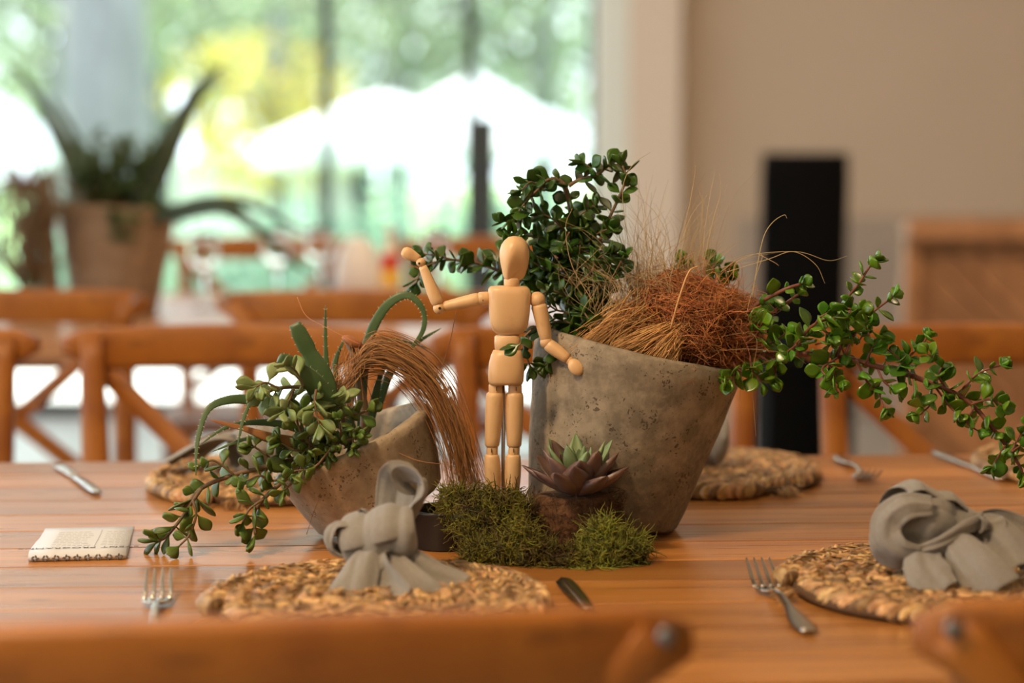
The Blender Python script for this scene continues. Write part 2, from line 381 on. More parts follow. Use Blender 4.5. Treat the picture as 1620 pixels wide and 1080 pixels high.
def glass_mat():
    m = bpy.data.materials.new('window_glass'); m.use_nodes = True; N = m.node_tree.nodes; Lk = m.node_tree.links.new
    t = N.new('ShaderNodeBsdfTransparent'); g = N.new('ShaderNodeBsdfGlossy'); g.inputs['Roughness'].default_value = .02
    t.inputs['Color'].default_value = (.96, .985, .97, 1)
    lw = N.new('ShaderNodeFresnel'); lw.inputs['IOR'].default_value = 1.2; mx = N.new('ShaderNodeMixShader')
    Lk(lw.outputs[0], mx.inputs[0]); Lk(t.outputs[0], mx.inputs[1]); Lk(g.outputs[0], mx.inputs[2]); Lk(mx.outputs[0], N['Material Output'].inputs['Surface'])
    return m
M['glass'] = glass_mat()
def clear_mat():
    m = bpy.data.materials.new('clear_glass'); m.use_nodes = True; p = m.node_tree.nodes['Principled BSDF']
    p.inputs['Transmission Weight'].default_value = 1; p.inputs['Roughness'].default_value = .02; p.inputs['Base Color'].default_value = (.95, .97, .97, 1)
    return m
M['clear'] = clear_mat()

# ------------------------------------------------------------------ the room
def struct(name, mb, m, smooth=False, parent=None):
    o = mb.build(name, m, parent, smooth)
    if parent is None: o['kind'] = 'structure'
    return o
GY = 8.5
struct('floor', MB().box((0, 2.95, -.05), (10.2, 11.9, .1), e=.001), M['floor'])
struct('ceiling', MB().box((0, 2.9, 3.05), (10.2, 12, .1), e=.001), M['ceiling'])
struct('wall_right', MB().box((5.05, 2.9, 1.5), (.1, 12, 3), e=.001), M['wall'])
struct('wall_front', MB().box((0, -3.05, 1.5), (10, .1, 3), e=.001), M['wall'])
wb = MB(); wb.box((2.86, GY + .12, 1.5), (4.36, .24, 3), e=.001)
struct('wall_back', wb, M['wall'])
struct('trim_1', MB().box((.557, GY + .02, 1.5), (.205, .30, 3), e=.004), M['wallpale'])          # pale pilaster beside the window
struct('trim_2', MB().box((.39, GY - .0, 1.5), (.126, .26, 3), e=.004), M['jamb'])               # white window jamb
wa = MB(); wa.box((-2.3, GY + .1, 2.8), (5.4, .2, .4), e=.001)
struct('wall_above_window', wa, M['wall'])
dd = MB(); dd.box((2.95, GY - .02, .40), (4.1, .05, .80), e=.003)
struct('baseboard_back', dd, M['dado'])
# left wall: piers and a header with openings between, wholly outside the frame
wl = MB()
for y0, y1 in ((-3, -1.2), (3.6, 4.0), (7.9, 8.7)): wl.box((-5.05, (y0 + y1) / 2, 1.5), (.1, y1 - y0, 3), e=.001)
wl.box((-5.05, 2.85, 2.8), (.1, 11.7, .4), e=.001); wl.box((-5.05, 2.85, .1), (.1, 11.7, .2), e=.001)
struct('wall_left', wl, M['wall'])

# window bays with dark mullions
bays = [(-5.0, -3.55), (-3.55, -2.12), (-2.12, -.735), (-.735, -.164), (-.164, .327)]
for i, (x0, x1) in enumerate(bays):
    pm = MB().box(((x0 + x1) / 2, GY + .05, 1.3), (x1 - x0 - .036, .006, 2.54), e=.0005)
    wdo = pm.build('window_%d' % (i + 1), M['glass'], smooth=False); wdo['kind'] = 'structure'
    fr = MB()
    fr.box((x0, GY + .05, 1.3), (.044, .06, 2.6), e=.002)
    if i == 4: fr.box((x1 - .01, GY + .05, 1.3), (.02, .06, 2.6), e=.002)
    fr.box(((x0 + x1) / 2, GY + .05, .03), (x1 - x0 - .034, .055, .06), e=.002)
    fr.box(((x0 + x1) / 2, GY + .05, 2.57), (x1 - x0 - .034, .055, .06), e=.002)
    fr.build('window_frame', M['frame'], wdo, smooth=False)

# panelled wood partition on the right
def partition():
    Y = 5.9; p0 = at(1440, 345, Y); top = p0.z; x0 = p0.x; x1 = x0 + 1.7
    t = thing('wood_partition', ((x0 + x1) / 2, Y, 0), 'reddish wooden partition of diagonal boards under a flat cap rail, against the beige wall', 'partition')
    MB().box(((x0 + x1) / 2, Y - .02, top - .03), (x1 - x0 + .04, .14, .055), e=.006).build('cap_rail', M['panel'], t, False)
    b = MB(); pw = .085; H = top - .06
    n = int((x1 - x0 + H) / pw) + 2
    # diagonal boards clipped to the rectangle
    for k in range(n):
        s0 = -H + k * pw * 1.0; poly = []
        def clip(a):  # points of line x - z = a inside rectangle
            W_ = x1 - x0; lo = max(0, a); hi = min(W_, a + H); return (lo, lo - a), (hi, hi - a)
        a0 = s0 + .003; a1 = s0 + pw - .003
        if a0 >= x1 - x0 or a1 <= -H: continue
        a0 = max(a0, -H); a1 = min(a1, x1 - x0)
        (p, q), (r_, s_) = clip(a0), clip(a1)
        quad = [(p[0], H - p[1]), (q[0], H - q[1]), (s_[0], H - s_[1]), (r_[0], H - r_[1])]
        quad = [(x0 + u, v) for u, v in quad]
        rings = [[V((u, Y + .02, v)) for u, v in quad], [V((u, Y - .015, v)) for u, v in quad]]
        b.ring_loft(rings)
    b.build('board_panel', M['panel'], t, False)
    MB().box(((x0 + x1) / 2, Y + .04, H / 2), (x1 - x0, .03, H), e=.002).build('backing_board', M['panel'], t, False)
    MB().box((x0 - .0, Y - .0, H / 2), (.04, .09, H), e=.004).build('end_post', M['panel'], t, False)
partition()

# ------------------------------------------------------------------ outside
struct('patio', MB().box((-1, 10.6, -.06), (24, 4.0, .1), e=.001), M['patio'])
struct('lawn', MB().box((0, 46, -1.1), (120, 67, .1), e=.001), M['lawn'])

def leaf_cloud(mb, c, rad, n, size, rr, hollow=.0, mi=0):
    for _ in range(n):
        while True:
            q = V((rr.uniform(-1, 1), rr.uniform(-1, 1), rr.uniform(-1, 1)))
            if hollow < q.length < 1 and noise.noise((V((q.x * rad[0], q.y * rad[1], q.z * rad[2])) + V(c)) * (.9 / max(rad) * 3)) > -.12: break
        p = V(c) + V((q.x * rad[0], q.y * rad[1], q.z * rad[2]))
        d = V((rr.gauss(0, 1), rr.gauss(0, 1), rr.gauss(0, 1))).normalized(); e = d.orthogonal().normalized()
        s_ = size * rr.uniform(.6, 1.3); b = len(mb.v)
        mb.v.extend([p, p + d * s_ * .5 + e * s_ * .3, p + d * s_, p + d * s_ * .5 - e * s_ * .3]); mb.f.append((b, b + 1, b + 2, b + 3)); mb.m.append(mi)
def tree(x, Y, h, tr, crown, label, m='tree', clouds=((0, 0, 0, 1),), size=.16, lean=0, n=1500, group=None):
    r2 = random.Random(int(x * 100 + Y * 7))
    t = thing('tree', (x, Y, -1.05), label, 'tree', group)
    tp = [V((x, Y, -1.05)), V((x + lean * .4, Y, h * .3)), V((x + lean, Y, h * .62)), V((x + lean * 1.3, Y, h * .9))]
    tb = MB(); tb.tube(catmull(tp, 5), [tr * 1.35, tr, tr * .8, tr * .35], 12)
    for k in range(5):
        a = r2.uniform(0, 6.28); z0 = h * r2.uniform(.35, .6); b0 = V((x + lean * .8, Y, z0))
        tb.tube(catmull([b0, b0 + V((math.cos(a) * crown * .4, math.sin(a) * crown * .3, h * .15)), b0 + V((math.cos(a) * crown * .8, math.sin(a) * crown * .6, h * .25))], 4), [tr * .35, tr * .2, tr * .06], 7)
    tb.build('trunk', M['bark'], t)
    lb = MB()
    for cx, cy, cz, s_ in clouds: leaf_cloud(lb, (x + lean + cx, Y + cy, h * .8 + cz), (crown * s_, crown * s_ * .8, crown * s_ * .62), n, size, r2, .2)
    lb.build('foliage', M[m], t, smooth=False)
TG = 'garden trees beyond the window'
def txy(px, Y): return (px - 810) * Y / F
tree(txy(172, 17), 17, 4.5, .36, 2.2, 'broad pale grey tree trunk rising behind the pointed leaves of the far planter', clouds=((-1.6, 1, .4, .8), (1.5, 1.5, .6, .6), (0, .5, 1.5, .8)), n=900)
tree(txy(60, 21), 21, 3.6, .16, 1.9, 'slim grey tree behind the far planter at the left edge of the window', clouds=((-.6, 1, -.6, .8), (.9, 2, .2, .5)), n=1000, lean=.4)
tree(txy(330, 31), 31, 4.2, .15, 2.0, 'open tree with bright gaps of sky left of the first window mullion', clouds=((-1.2, 1, -.6, .5), (.9, 2, .5, .75), (.4, 0, -1.3, .5)), n=700)
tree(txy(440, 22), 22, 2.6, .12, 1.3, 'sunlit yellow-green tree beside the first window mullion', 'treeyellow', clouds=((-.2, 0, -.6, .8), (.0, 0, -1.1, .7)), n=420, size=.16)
tree(txy(480, 30), 30, 4.5, .2, 2.6, 'green tree behind the sunlit yellow one', clouds=((0, 0, -1.2, .8), (0, 2, .6, .6)), n=1700)
tree(txy(630, 28), 28, 4.6, .18, 2.6, 'pale green tree above the white parasols between the two mullions', clouds=((0, 0, -1.0, 1), (-.9, 2, .6, .5)), n=2600)
tree(txy(860, 27), 27, 4.4, .16, 2.4, 'green tree seen through the narrow right-hand window pane', clouds=((.2, 0, -1.0, 1), (-.2, 2, .6, .7)), n=2100)
tree(txy(1000, 34), 34, 4.4, .2, 3.2, 'distant tree partly hidden by the white window jamb', clouds=((-.8, 0, -1.2, 1),), n=2200, size=.22)
tree(txy(250, 36), 36, 5.0, .25, 3.6, 'large distant tree behind the broad grey trunk', clouds=((-1.5, 0, -1.6, .9), (1.5, 2, -.2, .6)), n=1700, size=.24)
tree(txy(-60, 30), 30, 5.0, .25, 3.4, 'distant tree just beyond the left end of the window view', clouds=((0, 0, -1.2, .9),), n=1500, size=.22)

def bush(px, Y, wid, top, label, n=900, m='hedge', base=-.05):
    x = txy(px, Y); r2 = random.Random(int(px * 3 + Y)); b = MB()
    t = thing('garden_bush', (x, Y, base), label, 'bush')
    leaf_cloud(b, (x, Y, base + (top - base) / 2), (wid / 2, .3, (top - base) / 2 * 1.05), n, .07, r2)
    b.build('foliage', M[m], t, smooth=False)
    s_ = MB()
    for k in range(5): s_.tube([V((x, Y, base)), V((x + r2.uniform(-.4, .4) * wid, Y + r2.uniform(-.1, .1), base + (top - base) * .7))], [.012, .005], 5)
    s_.build('stems', M['bark'], t)
bush(690, 12.2, .95, .98, 'teal-green bush left of the black post outside the window')
bush(480, 12.3, 1.1, .72, 'low bush behind the far right ends of the drooping planter leaves')
bush(860, 12.2, 1.0, .82, 'bush outside the window right of the black post')
bush(350, 12.4, .9, .62, 'low sparse bush outside, above the far left chair rail', n=500)
bush(160, 12.4, 1.4, .55, 'low bush outside behind the concrete planter of the far table', n=800)

def parasol(px, Y, peak_y, wpx, label, hem_y):
    x = txy(px, Y); pk = at(px, peak_y, Y).z; hm = at(px, hem_y, Y).z; rr = wpx / 2 * Y / F
    t = thing('parasol', (x, Y, -1.05), label, 'parasol', 'white garden parasols')
    MB().tube([V((x, Y, -1.05)), V((x, Y, pk))], .03, 10).build('pole', M['bark'], t)
    c = MB(); n = 8; rings = []
    for q in (0.02, .25, .5, .75, 1.0):
        rings.append([V((x + rr * q * math.cos(2 * PI * k / (2 * n)) * (1 if k % 2 == 0 else .965), Y + rr * q * math.sin(2 * PI * k / (2 * n)), pk - (pk - hm) * .72 * (q ** 1.15) - (.0 if k % 2 == 0 else .03 * q))) for k in range(2 * n)])
    rings.append([p - V((0, 0, (pk - hm) * .28)) for p in rings[-1]])
    c.ring_loft(rings, True, False)
    o = c.build('canopy', M['canvas'], t, smooth=False); mod(o, 'SOLIDIFY', thickness=.01)
    MB().box((x, Y, -1.02), (.6, .6, .06)).build('base', M['frame'], t, False)
parasol(610, 19, 148, 380, 'white parasol with the wide canopy left of the second mullion', 250)
parasol(752, 22, 120, 290, 'white parasol with the tallest peak, right behind the second mullion', 238)
parasol(862, 18, 176, 180, 'small white parasol in the narrow right-hand pane', 245)
parasol(500, 20, 190, 190, 'white parasol left of the first mullion', 262)
parasol(-15, 16, 142, 220, 'white parasol at the left edge, behind the dark planter leaves', 258)

# white garden building and wall far left
def pavilion():
    Y = 24; x0, x1 = txy(280, Y), txy(560, Y); z1 = at(400, 262, Y).z
    t = thing('garden_pavilion', ((x0 + x1) / 2, Y, -1.05), 'low white building outside, left of the first mullion', 'building')
    MB().box(((x0 + x1) / 2, Y + 1.5, (z1 - 1.05) / 2 - .0), (x1 - x0, 3, z1 + 1.05), e=.01).build('wall', M['canvas'], t, False)
    MB().box(((x0 + x1) / 2, Y + 1.4, z1 + .05), (x1 - x0 + .4, 3.4, .1), e=.01).build('roof', M['white'], t, False)
    MB().box((txy(590, Y) - .1, Y - .1, -.1), (.3, .12, 1.9), e=.01).build('door', M['frame'], t, False)
pavilion()
def black_post():
    Y = 9.3; x = (764 - 810) * Y / F; z1 = at(764, 186, Y).z
    t = thing('black_post', (x, Y, 0), 'thick black square post outside, at the foot of the second mullion', 'post')
    MB().box((x, Y, z1 / 2), (.115, .10, z1), e=.006).build('shaft', M['black'], t, False)
    MB().box((x, Y, .015), (.2, .2, .03), e=.004).build('foot_plate', M['black'], t, False)
black_post()

# ------------------------------------------------------------------ chairs
def make_chair():
    t = thing('cross_back_chair', (0, 0, 0))
    W = M['chair']; yb = -.25
    for sx in (-1, 1):
        p = MB(); p.bar(catmull([V((sx * .175, yb + .01, 0)), V((sx * .185, yb + .05, .25)), V((sx * .190, yb + .045, .45)), V((sx * .200, yb + .005, .68)), V((sx * .207, yb - .018, .868))], 5), [.030, .034, .040, .038, .030], [.032, .036, .040, .034, .026], (0, 1, 0), rnd_=.35)
        p.build('back_post', W, t, True, world=False)
        b = MB(); b.tube([V((sx * .234, yb - .052, .861)), V((sx * .234, yb - .0565, .861))], .0060, 12); b.build('bolt', M['darksteel'], t, world=False)
        l = MB(); l.tube([V((sx * .185, .185, 0)), V((sx * .175, .165, .43))], [.015, .021], 10); l.build('front_leg', W, t, world=False)
    r = MB(); pts = []; n = 18
    rings = []
    for i in range(n + 1):
        u = -1 + 2 * i / n; x = u * .252; y = yb - .030 - .030 * (1 - u * u) + .004
        top = .880 - .008 * u * u; h = .060 - .024 * max(0, (abs(u) - .70) / .30) ** 1.5
        if abs(u) > .93: top -= .010 * ((abs(u) - .93) / .07) ** 2; h -= .016 * ((abs(u) - .93) / .07) ** 2
        th = .023
        slope = 2 * .030 * u / .252; nx = V((-slope, 1, 0)).normalized()
        c = V((x, y, top - h / 2)); prof = []
        for a, b in ((-.5, .38), (-.38, .5), (.38, .5), (.5, .38), (.5, -.38), (.38, -.5), (-.38, -.5), (-.5, -.38)):
            prof.append(c + nx * a * th + V((0, 0, b * h)))
        rings.append(prof)
    r.ring_loft(rings); r.build('top_rail', W, t, world=False)
    for sx in (-1, 1):
        x = MB(); o = .008 * sx
        x.bar(catmull([V((sx * .232, yb - .046, .858)), V((sx * .185, yb - .048 + o, .806)), V((sx * .09, yb - .030 + o, .715)), V((0, yb + .0 + o, .64)), V((-sx * .09, yb + .012 + o, .565)), V((-sx * .172, yb + .025 + o, .49))], 4), .030, .012, (0, 1, 0)); x.build('cross_brace', W, t, world=False)
    s = MB(); rings = []
    for z, k in ((.425, .93), (.432, .985), (.448, 1.0), (.457, .985), (.460, .93)):
        ring = []
        for j in range(32):
            a = 2 * PI * j / 32; ca, sa = math.cos(a), math.sin(a)
            ring.append(V((.225 * k * abs(ca) ** .45 * (1 if ca >= 0 else -1) * (1 + .05 * sa), -.01 + .215 * k * abs(sa) ** .45 * (1 if sa >= 0 else -1), z)))
        rings.append(ring)
    s.ring_loft(rings); s.build('seat', W, t, world=False)
    for pa, pb in (((-.18, -.19, .22), (-.18, .17, .22)), ((.18, -.19, .22), (.18, .17, .22)), ((-.18, .0, .22), (.18, .0, .22)), ((-.18, .172, .36), (.18, .172, .36))):
        q = MB(); q.tube([V(pa), V(pb)], .011, 8); q.build('stretcher', W, t, world=False)
    return t
chair0 = make_chair(); used = [False]
def chair(px_left, px_right, Y, face, yaw, label, group=None, X=None):
    """face +1: its sitter looks away from the camera"""
    o = chair0 if not used[0] else copy_tree(chair0); used[0] = True
    xc = X if X is not None else ((px_left + px_right) / 2 - 810) * Y / F
    a = (0 if face > 0 else PI) + R(yaw)
    o.rotation_euler = (0, 0, a)
    off = Matrix.Rotation(a, 3, 'Z') @ V((0, -.30, 0))
    o.location = V((xc, Y, 0)) - off
    tag(o, label, 'chair', group); return o
NC = 'chairs on the near side of the front table'; FC = 'chairs on the far side of the front table'
BC = 'chairs around the back table'
chair(0, 0, 1.262, 1, 7, 'brown cross-back chair nearest the camera, its rail across the bottom of the picture', NC, X=-.138)
chair(0, 0, 1.33, 1, 5, 'brown cross-back chair cut off at the bottom right corner, by the knotted napkin', NC, X=.508)
chair(0, 0, 3.12, -1, 0, 'orange-brown chair cut off by the left edge across the front table', FC, X=-.945)
chair(0, 0, 3.12, -1, 1, 'orange-brown chair behind the aloe and small pot, second from the left across the table', FC, X=-.405)
chair(0, 0, 3.14, -1, 0, 'orange-brown chair mostly hidden behind the wooden figure and big pot', FC, X=.135)
chair(0, 0, 3.13, -1, 1, 'orange-brown chair behind the long leafy branch at the right', FC, X=.670)
chair(0, 0, 3.80, 1, 0, 'chair on the near side of the back table, in front of the concrete planter', BC, X=-.905)
chair(0, 0, 3.78, 1, -1, 'near-side chair of the back table, seen between aloe and raised wooden hand', BC, X=-.275)
chair(0, 0, 5.57, -1, 0, 'far chair of the back table, under the drooping leaves of the planter', BC, X=-.648)
chair(0, 0, 5.57, -1, 0, 'far chair of the back table, behind the wooden figure\'s raised hand and head', BC, X=-.055)

# ------------------------------------------------------------------ tables
TZ = .76
def table(x0, x1, y0, y1, label, m, rot, seed, ah=.10):
    r2 = random.Random(seed); cx, cy = (x0 + x1) / 2, (y0 + y1) / 2
    t = thing('dining_table', (cx, cy, 0), label, 'table'); t.rotation_euler = (0, 0, rot)
    b = MB(); n = round((y1 - y0) / .092); pw = (y1 - y0) / n; L = x1 - x0
    for k in range(n):
        yc = -(y1 - y0) / 2 + (k + .5) * pw
        b.box((0, yc, TZ - .018), (L, pw - .0020, .036), e=.0012)
    b.build('tabletop', m, t, False, world=False)
    for sx in (-1, 1):
        for sy in (-1, 1):
            MB().box((sx * (L / 2 - .12), sy * ((y1 - y0) / 2 - .09), .362), (.075, .075, .724), e=.006).build('leg', m, t, False, world=False)
    for sy in (-1, 1): MB().box((0, sy * ((y1 - y0) / 2 - .09), .724 - ah / 2), (L - .32, .03, ah), e=.003).build('apron', m, t, False, world=False)
    return t
ang = math.atan(.055)
table(-1.75, 1.75, 1.545, 2.625, 'long honey-coloured plank table carrying the pots and wooden figure', M['table'], ang, 1)
table(-2.9, .32, 4.06, 5.22, 'second plank table further back, carrying the large planter', M['table_far'], 0, 2, .03)

# ------------------------------------------------------------------ woven mats
def make_mat():
    b = MB(); rr = random.Random(3); Rm = .150; wv = .0205; n = 7
    rad = wv * .5; th = 0.0
    while rad < Rm - wv * .35:
        step = .0088; dth = step / rad; th += dth; rad += wv * dth / (2 * PI)
        for sgn in (-1, 1):
            a = th + (dth * .5 if sgn > 0 else 0)
            T = V((-math.sin(a), math.cos(a), 0)); Rr = V((math.cos(a), math.sin(a), 0))
            ax = (T * math.cos(R(36)) + Rr * sgn * math.sin(R(36)) + V((0, 0, rr.uniform(-.05, .26)))).normalized()
            sd_ = V((0, 0, 1)).cross(ax).normalized(); up = ax.cross(sd_)
            c = Rr * (rad - sgn * wv * .20) + V((0, 0, .0105 + rr.uniform(-.0012, .0012)))
            Mx = Matrix((ax, sd_, up)).transposed()
            b.ellip(c, (.0150 * rr.uniform(.85, 1.12), .0038 * rr.uniform(.75, 1.2), .0090 * rr.uniform(.82, 1.08)), Mx, 8, 6)
            # loose flat fibre lying over the strand
            if rr.random() < .8:
                p0 = c + up * .0082 - ax * .008 + sd_ * rr.uniform(-.003, .003)
                b.bar([p0, c + up * .0096 + sd_ * rr.uniform(-.002, .002), c + up * .0080 + ax * .009 + sd_ * rr.uniform(-.004, .004)], .0022, .0006, up)
    for k in range(60):   # frayed ends at the rim where the braid was finished
        a = .15 + rr.gauss(0, .06) + PI; p = V((math.cos(a), math.sin(a), 0)) * (.147 + rr.uniform(-.004, .006)) + V((0, 0, rr.uniform(.003, .013)))
        d = V((math.cos(a), math.sin(a) , rr.uniform(-.4, .2))) * .012 + V((0, rr.uniform(-.006, .006), 0))
        b.tube([p, p + d * .6, p + d + V((0, 0, -.002))], .0005, 3)
    o = b.build('woven_placemat', [M['seagrass']], None, True, world=False)
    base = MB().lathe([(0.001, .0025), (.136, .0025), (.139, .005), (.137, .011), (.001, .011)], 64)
    base.build('gap_shade_disc', M['seabase'], o, True, world=False)
    return o
mat0 = make_mat(); matused = [False]
def placemat(x, y, rz, label):
    o = mat0 if not matused[0] else copy_tree(mat0); matused[0] = True
    o.location = (x, y, TZ - .001); o.rotation_euler = (0, 0, rz); tag(o, label, 'placemat', 'round woven placemats'); return o
p = on(603, 935, TZ + .018); MA = p; placemat(p.x, p.y, .3, 'round woven placemat under the napkin in front of the small pot')
p = on(1502, 906, TZ + .018); MBp = p; placemat(p.x, p.y, .05, 'round woven placemat under the knotted napkin at the right')
placemat((437 - 810) / 1400, 2.42, 1.2, 'round woven placemat behind the small pot and aloe, far left side of the table')
placemat((1122 - 810) / 1400, 2.475, 2.0, 'round woven placemat behind the big pot, on the far side of the table')
placemat((1790 - 810) / 1400, 2.53, 2.9, 'round woven placemat just showing at the far right edge of the table')

# ------------------------------------------------------------------ cutlery
def make_fork():
    t = thing('fork', (0, 0, 0)); L = .205
    h = MB()
    pth = catmull([V((0, 0, .004)), V((0, .03, .0035)), V((0, .07, .006)), V((0, .11, .010)), V((0, .135, .008)), V((0, .143, .0055))], 5)
    rings = []
    ws = [.006, .0105, .0085, .0045, .0032, .0030, .0036, .006]
    for i, q in enumerate(pth):
        tt = i / (len(pth) - 1); hw = lerp_list(ws, tt); thk = .0014
        rings.append([q + V((hw, 0, 0)), q + V((hw * .6, 0, thk)), q + V((-hw * .6, 0, thk)), q + V((-hw, 0, 0)), q + V((-hw * .6, 0, -thk)), q + V((hw * .6, 0, -thk))])
    h.ring_loft(rings); h.build('handle', M['steel'], t, world=False)
    hd = MB(); rings = []
    for y, hw, z in ((.141, .0045, .0055), (.146, .0095, .0040), (.152, .0125, .0030), (.160, .0130, .0032), (.166, .0130, .004)):
        rings.append([V((hw, y, z + .0015)), V((hw * .5, y, z + .0006)), V((-hw * .5, y, z + .0006)), V((-hw, y, z + .0015)), V((-hw * .5, y, z - .0008)), V((hw * .5, y, z - .0008))])
    hd.ring_loft(rings)
    hd.build('fork_head', M['steel'], t, world=False)
    for k in range(4):
        x = (-1.5 + k) * .0074
        q = MB(); q.bar(catmull([V((x, .165, .0045)), V((x, .180, .0085)), V((x * .97, .196, .0145)), V((x * .95, .212, .021))], 4), [.0042, .0036, .0028, .0014], [.0020, .0018, .0015, .0010], (0, 0, 1)); q.build('tine', M['steel'], t, world=False)
    return t
fork0 = make_fork()
def place_cut(o, a, b, label, cat, group):
    """a handle end, b business end, world points on the table"""
    d = b - a; o.location = V((a.x, a.y, TZ + .0003)); o.rotation_euler = (0, 0, math.atan2(d.y, d.x) - PI / 2); tag(o, label, cat, group)
place_cut(fork0, on(1280, 1006, TZ), on(1172, 890, TZ), 'worn steel fork on bare planks left of the right placemat', 'fork', 'forks on the front table')
f2 = copy_tree(fork0); e = on(252, 936, TZ); place_cut(f2, e + V((.028, -.21, 0)), e, 'steel fork at the left with its handle hidden behind the near chair rail', 'fork', 'forks on the front table')
f3 = copy_tree(fork0); place_cut(f3, V((.352, 2.595, 0)), V((.375, 2.42, 0)), 'fork just beyond the right rim of the far placemat behind the big pot', 'fork', 'forks on the front table')
f3.location = V((.405, 2.62, TZ)); f3.rotation_euler = (0, 0, R(182))

def make_knife():
    t = thing('table_knife', (0, 0, 0))
    h = MB(); rings = []
    for y, hw, th in ((0, .004, .002), (.004, .008, .003), (.03, .0085, .0032), (.07, .0065, .003), (.085, .0055, .003), (.092, .0035, .0018)):
        rings.append([V((hw * math.cos(a), y, .0035 + th * math.sin(a))) for a in [2 * PI * k / 12 for k in range(12)]])
    h.ring_loft(rings); h.build('handle', M['steel'], t, world=False)
    b = MB(); rings = []
    for y, x0, x1 in ((.090, -.004, .004), (.10, -.007, .0065), (.15, -.0085, .008), (.185, -.0085, .009), (.203, -.0075, .008), (.212, -.003, .0065), (.215, .001, .003)):
        rings.append([V((x1, y, .0045)), V((0, y, .0050)), V((x0, y, .0036)), V((0, y, .0028))])
    b.ring_loft(rings); b.build('blade', M['steel'], t, world=False)
    return t
kn = make_knife()
place_cut(kn, V((-.548, 2.55, 0)), on(152, 782, TZ), 'table knife left of the far left placemat, blade towards the camera', 'knife', 'knives on the front table')
k2 = copy_tree(kn); place_cut(k2, on(1588, 762, TZ), on(1486, 722, TZ), 'table knife at the far right, under the tip of the leafy branch', 'knife', 'knives on the front table')
k3 = copy_tree(kn); e = on(890, 924, TZ); place_cut(k3, e + V((.035, -.205, 0)), e, 'knife with its dark rounded tip showing right of the near placemat', 'knife', 'knives on the front table')
k3.rotation_euler.z += 0

# ------------------------------------------------------------------ programme card
def card():
    a = on(50, 886, TZ); b = on(210, 886, TZ); wdt = (b.x - a.x) * .95; cx = (a.x + b.x) / 2 - .014; y0 = a.y - .004; dep = .165
    t = thing('event_programme', (cx, y0 + dep / 2, TZ), 'folded cream printed programme lying on the table at the left', 'programme')
    t.rotation_euler = (0, 0, R(7)); hw = wdt / 2; hgt = .0070
    s = MB(); sec = [(dep, .0008), (dep * .6, .0030), (dep * .2, .0072), (.012, hgt + .001), (.004, hgt), (.0005, hgt * .75), (0, hgt * .45), (.002, hgt * .15), (.008, .0010), (dep * .4, .0012), (dep * .985, .0006)]
    sec = [(q.x, q.y) for q in catmull([V((p[0], p[1], 0)) for p in sec], 3)]
    rows = [[V((cx + u * hw * (1 - .02 * (y > dep * .5)), y0 + y, TZ + z)) for u in (-1, -.5, 0, .5, 1)] for y, z in sec]
    s.sheet(rows); o = s.build('folded_sheet', M['paper'], t); mod(o, 'SOLIDIFY', thickness=.0004)
    # print, upside down to the camera: it is meant for the reader across the table
    def zt(y): # height of the top sheet
        for i in range(len(sec) - 1):
            if sec[i][0] >= y >= sec[i + 1][0]:
                f = (sec[i][0] - y) / (sec[i][0] - sec[i + 1][0] + 1e-9); return sec[i][1] * (1 - f) + sec[i + 1][1] * f
        return hgt
    ln = MB(); r2 = random.Random(4)
    for k in range(9):
        y = dep * (.24 + .072 * k)
        x = cx - hw * .62
        while x < cx + hw * .08:
            wl_ = r2.uniform(.003, .007)
            ln.box((x + wl_ / 2, y0 + y, TZ + zt(y) + .00045), (wl_, .0022, .0002), e=.00005); x += wl_ + .0013
        x = cx + hw * .42; n_ = 0
        while x < cx + hw * .85:
            wl_ = r2.uniform(.003, .006); ln.box((x + wl_ / 2, y0 + y, TZ + zt(y) + .00045), (wl_, .0020, .0002), e=.00005); x += wl_ + .0013
    ln.build('printed_lines', M['inkpale'], t, False)
    ru = MB(); ru.bar([V((cx + hw * .30, y0 + dep * .2, TZ + zt(dep * .2) + .0006)), V((cx + hw * .30, y0 + dep * .6, TZ + zt(dep * .6) + .0006)), V((cx + hw * .30, y0 + dep * .88, TZ + zt(dep * .88) + .0006))], .0005, .0002, (0, 0, 1)); ru.build('rule_line', M['inkpale'], t, False)
    td = bpy.data.curves.new('title_text', 'FONT'); td.body = 'EVENT PROGRAMME'; td.size = .0115; td.align_x = 'CENTER'; td.extrude = .0001; td.space_character = 1.1
    td.materials.append(M['ink']); tmp = bpy.data.objects.new('title_curve', td)
    me_ = bpy.data.meshes.new_from_object(tmp); bpy.data.objects.remove(tmp)
    to = bpy.data.objects.new('title_text', me_); COL.objects.link(to); to.parent = t
    yy = .026
    sl = math.atan2(zt(dep * .15) - zt(dep * .25), dep * .1)
    to.location = V((0, yy - dep / 2, zt(.022) + .0010)); to.rotation_euler = (sl * 1.0, 0, PI)
    to.location.z = zt(yy) + .0009
    # ornamental band along the fold: leaves and scrolls
    fl = MB()
    for k in range(9):
        x = cx - hw * .86 + k * hw * .215
        for j in range(5):
            a_ = j * 1.256 + k
            c = V((x + .0026 * math.cos(a_), y0 - .0004, TZ + hgt * .48 + .0018 * math.sin(a_)))
            fl.ellip(c, (.0018, .0004, .0010), Matrix.Rotation(a_, 3, 'Y'), 6, 4)
    fl.build('ornament_band', M['ink'], t)
card()

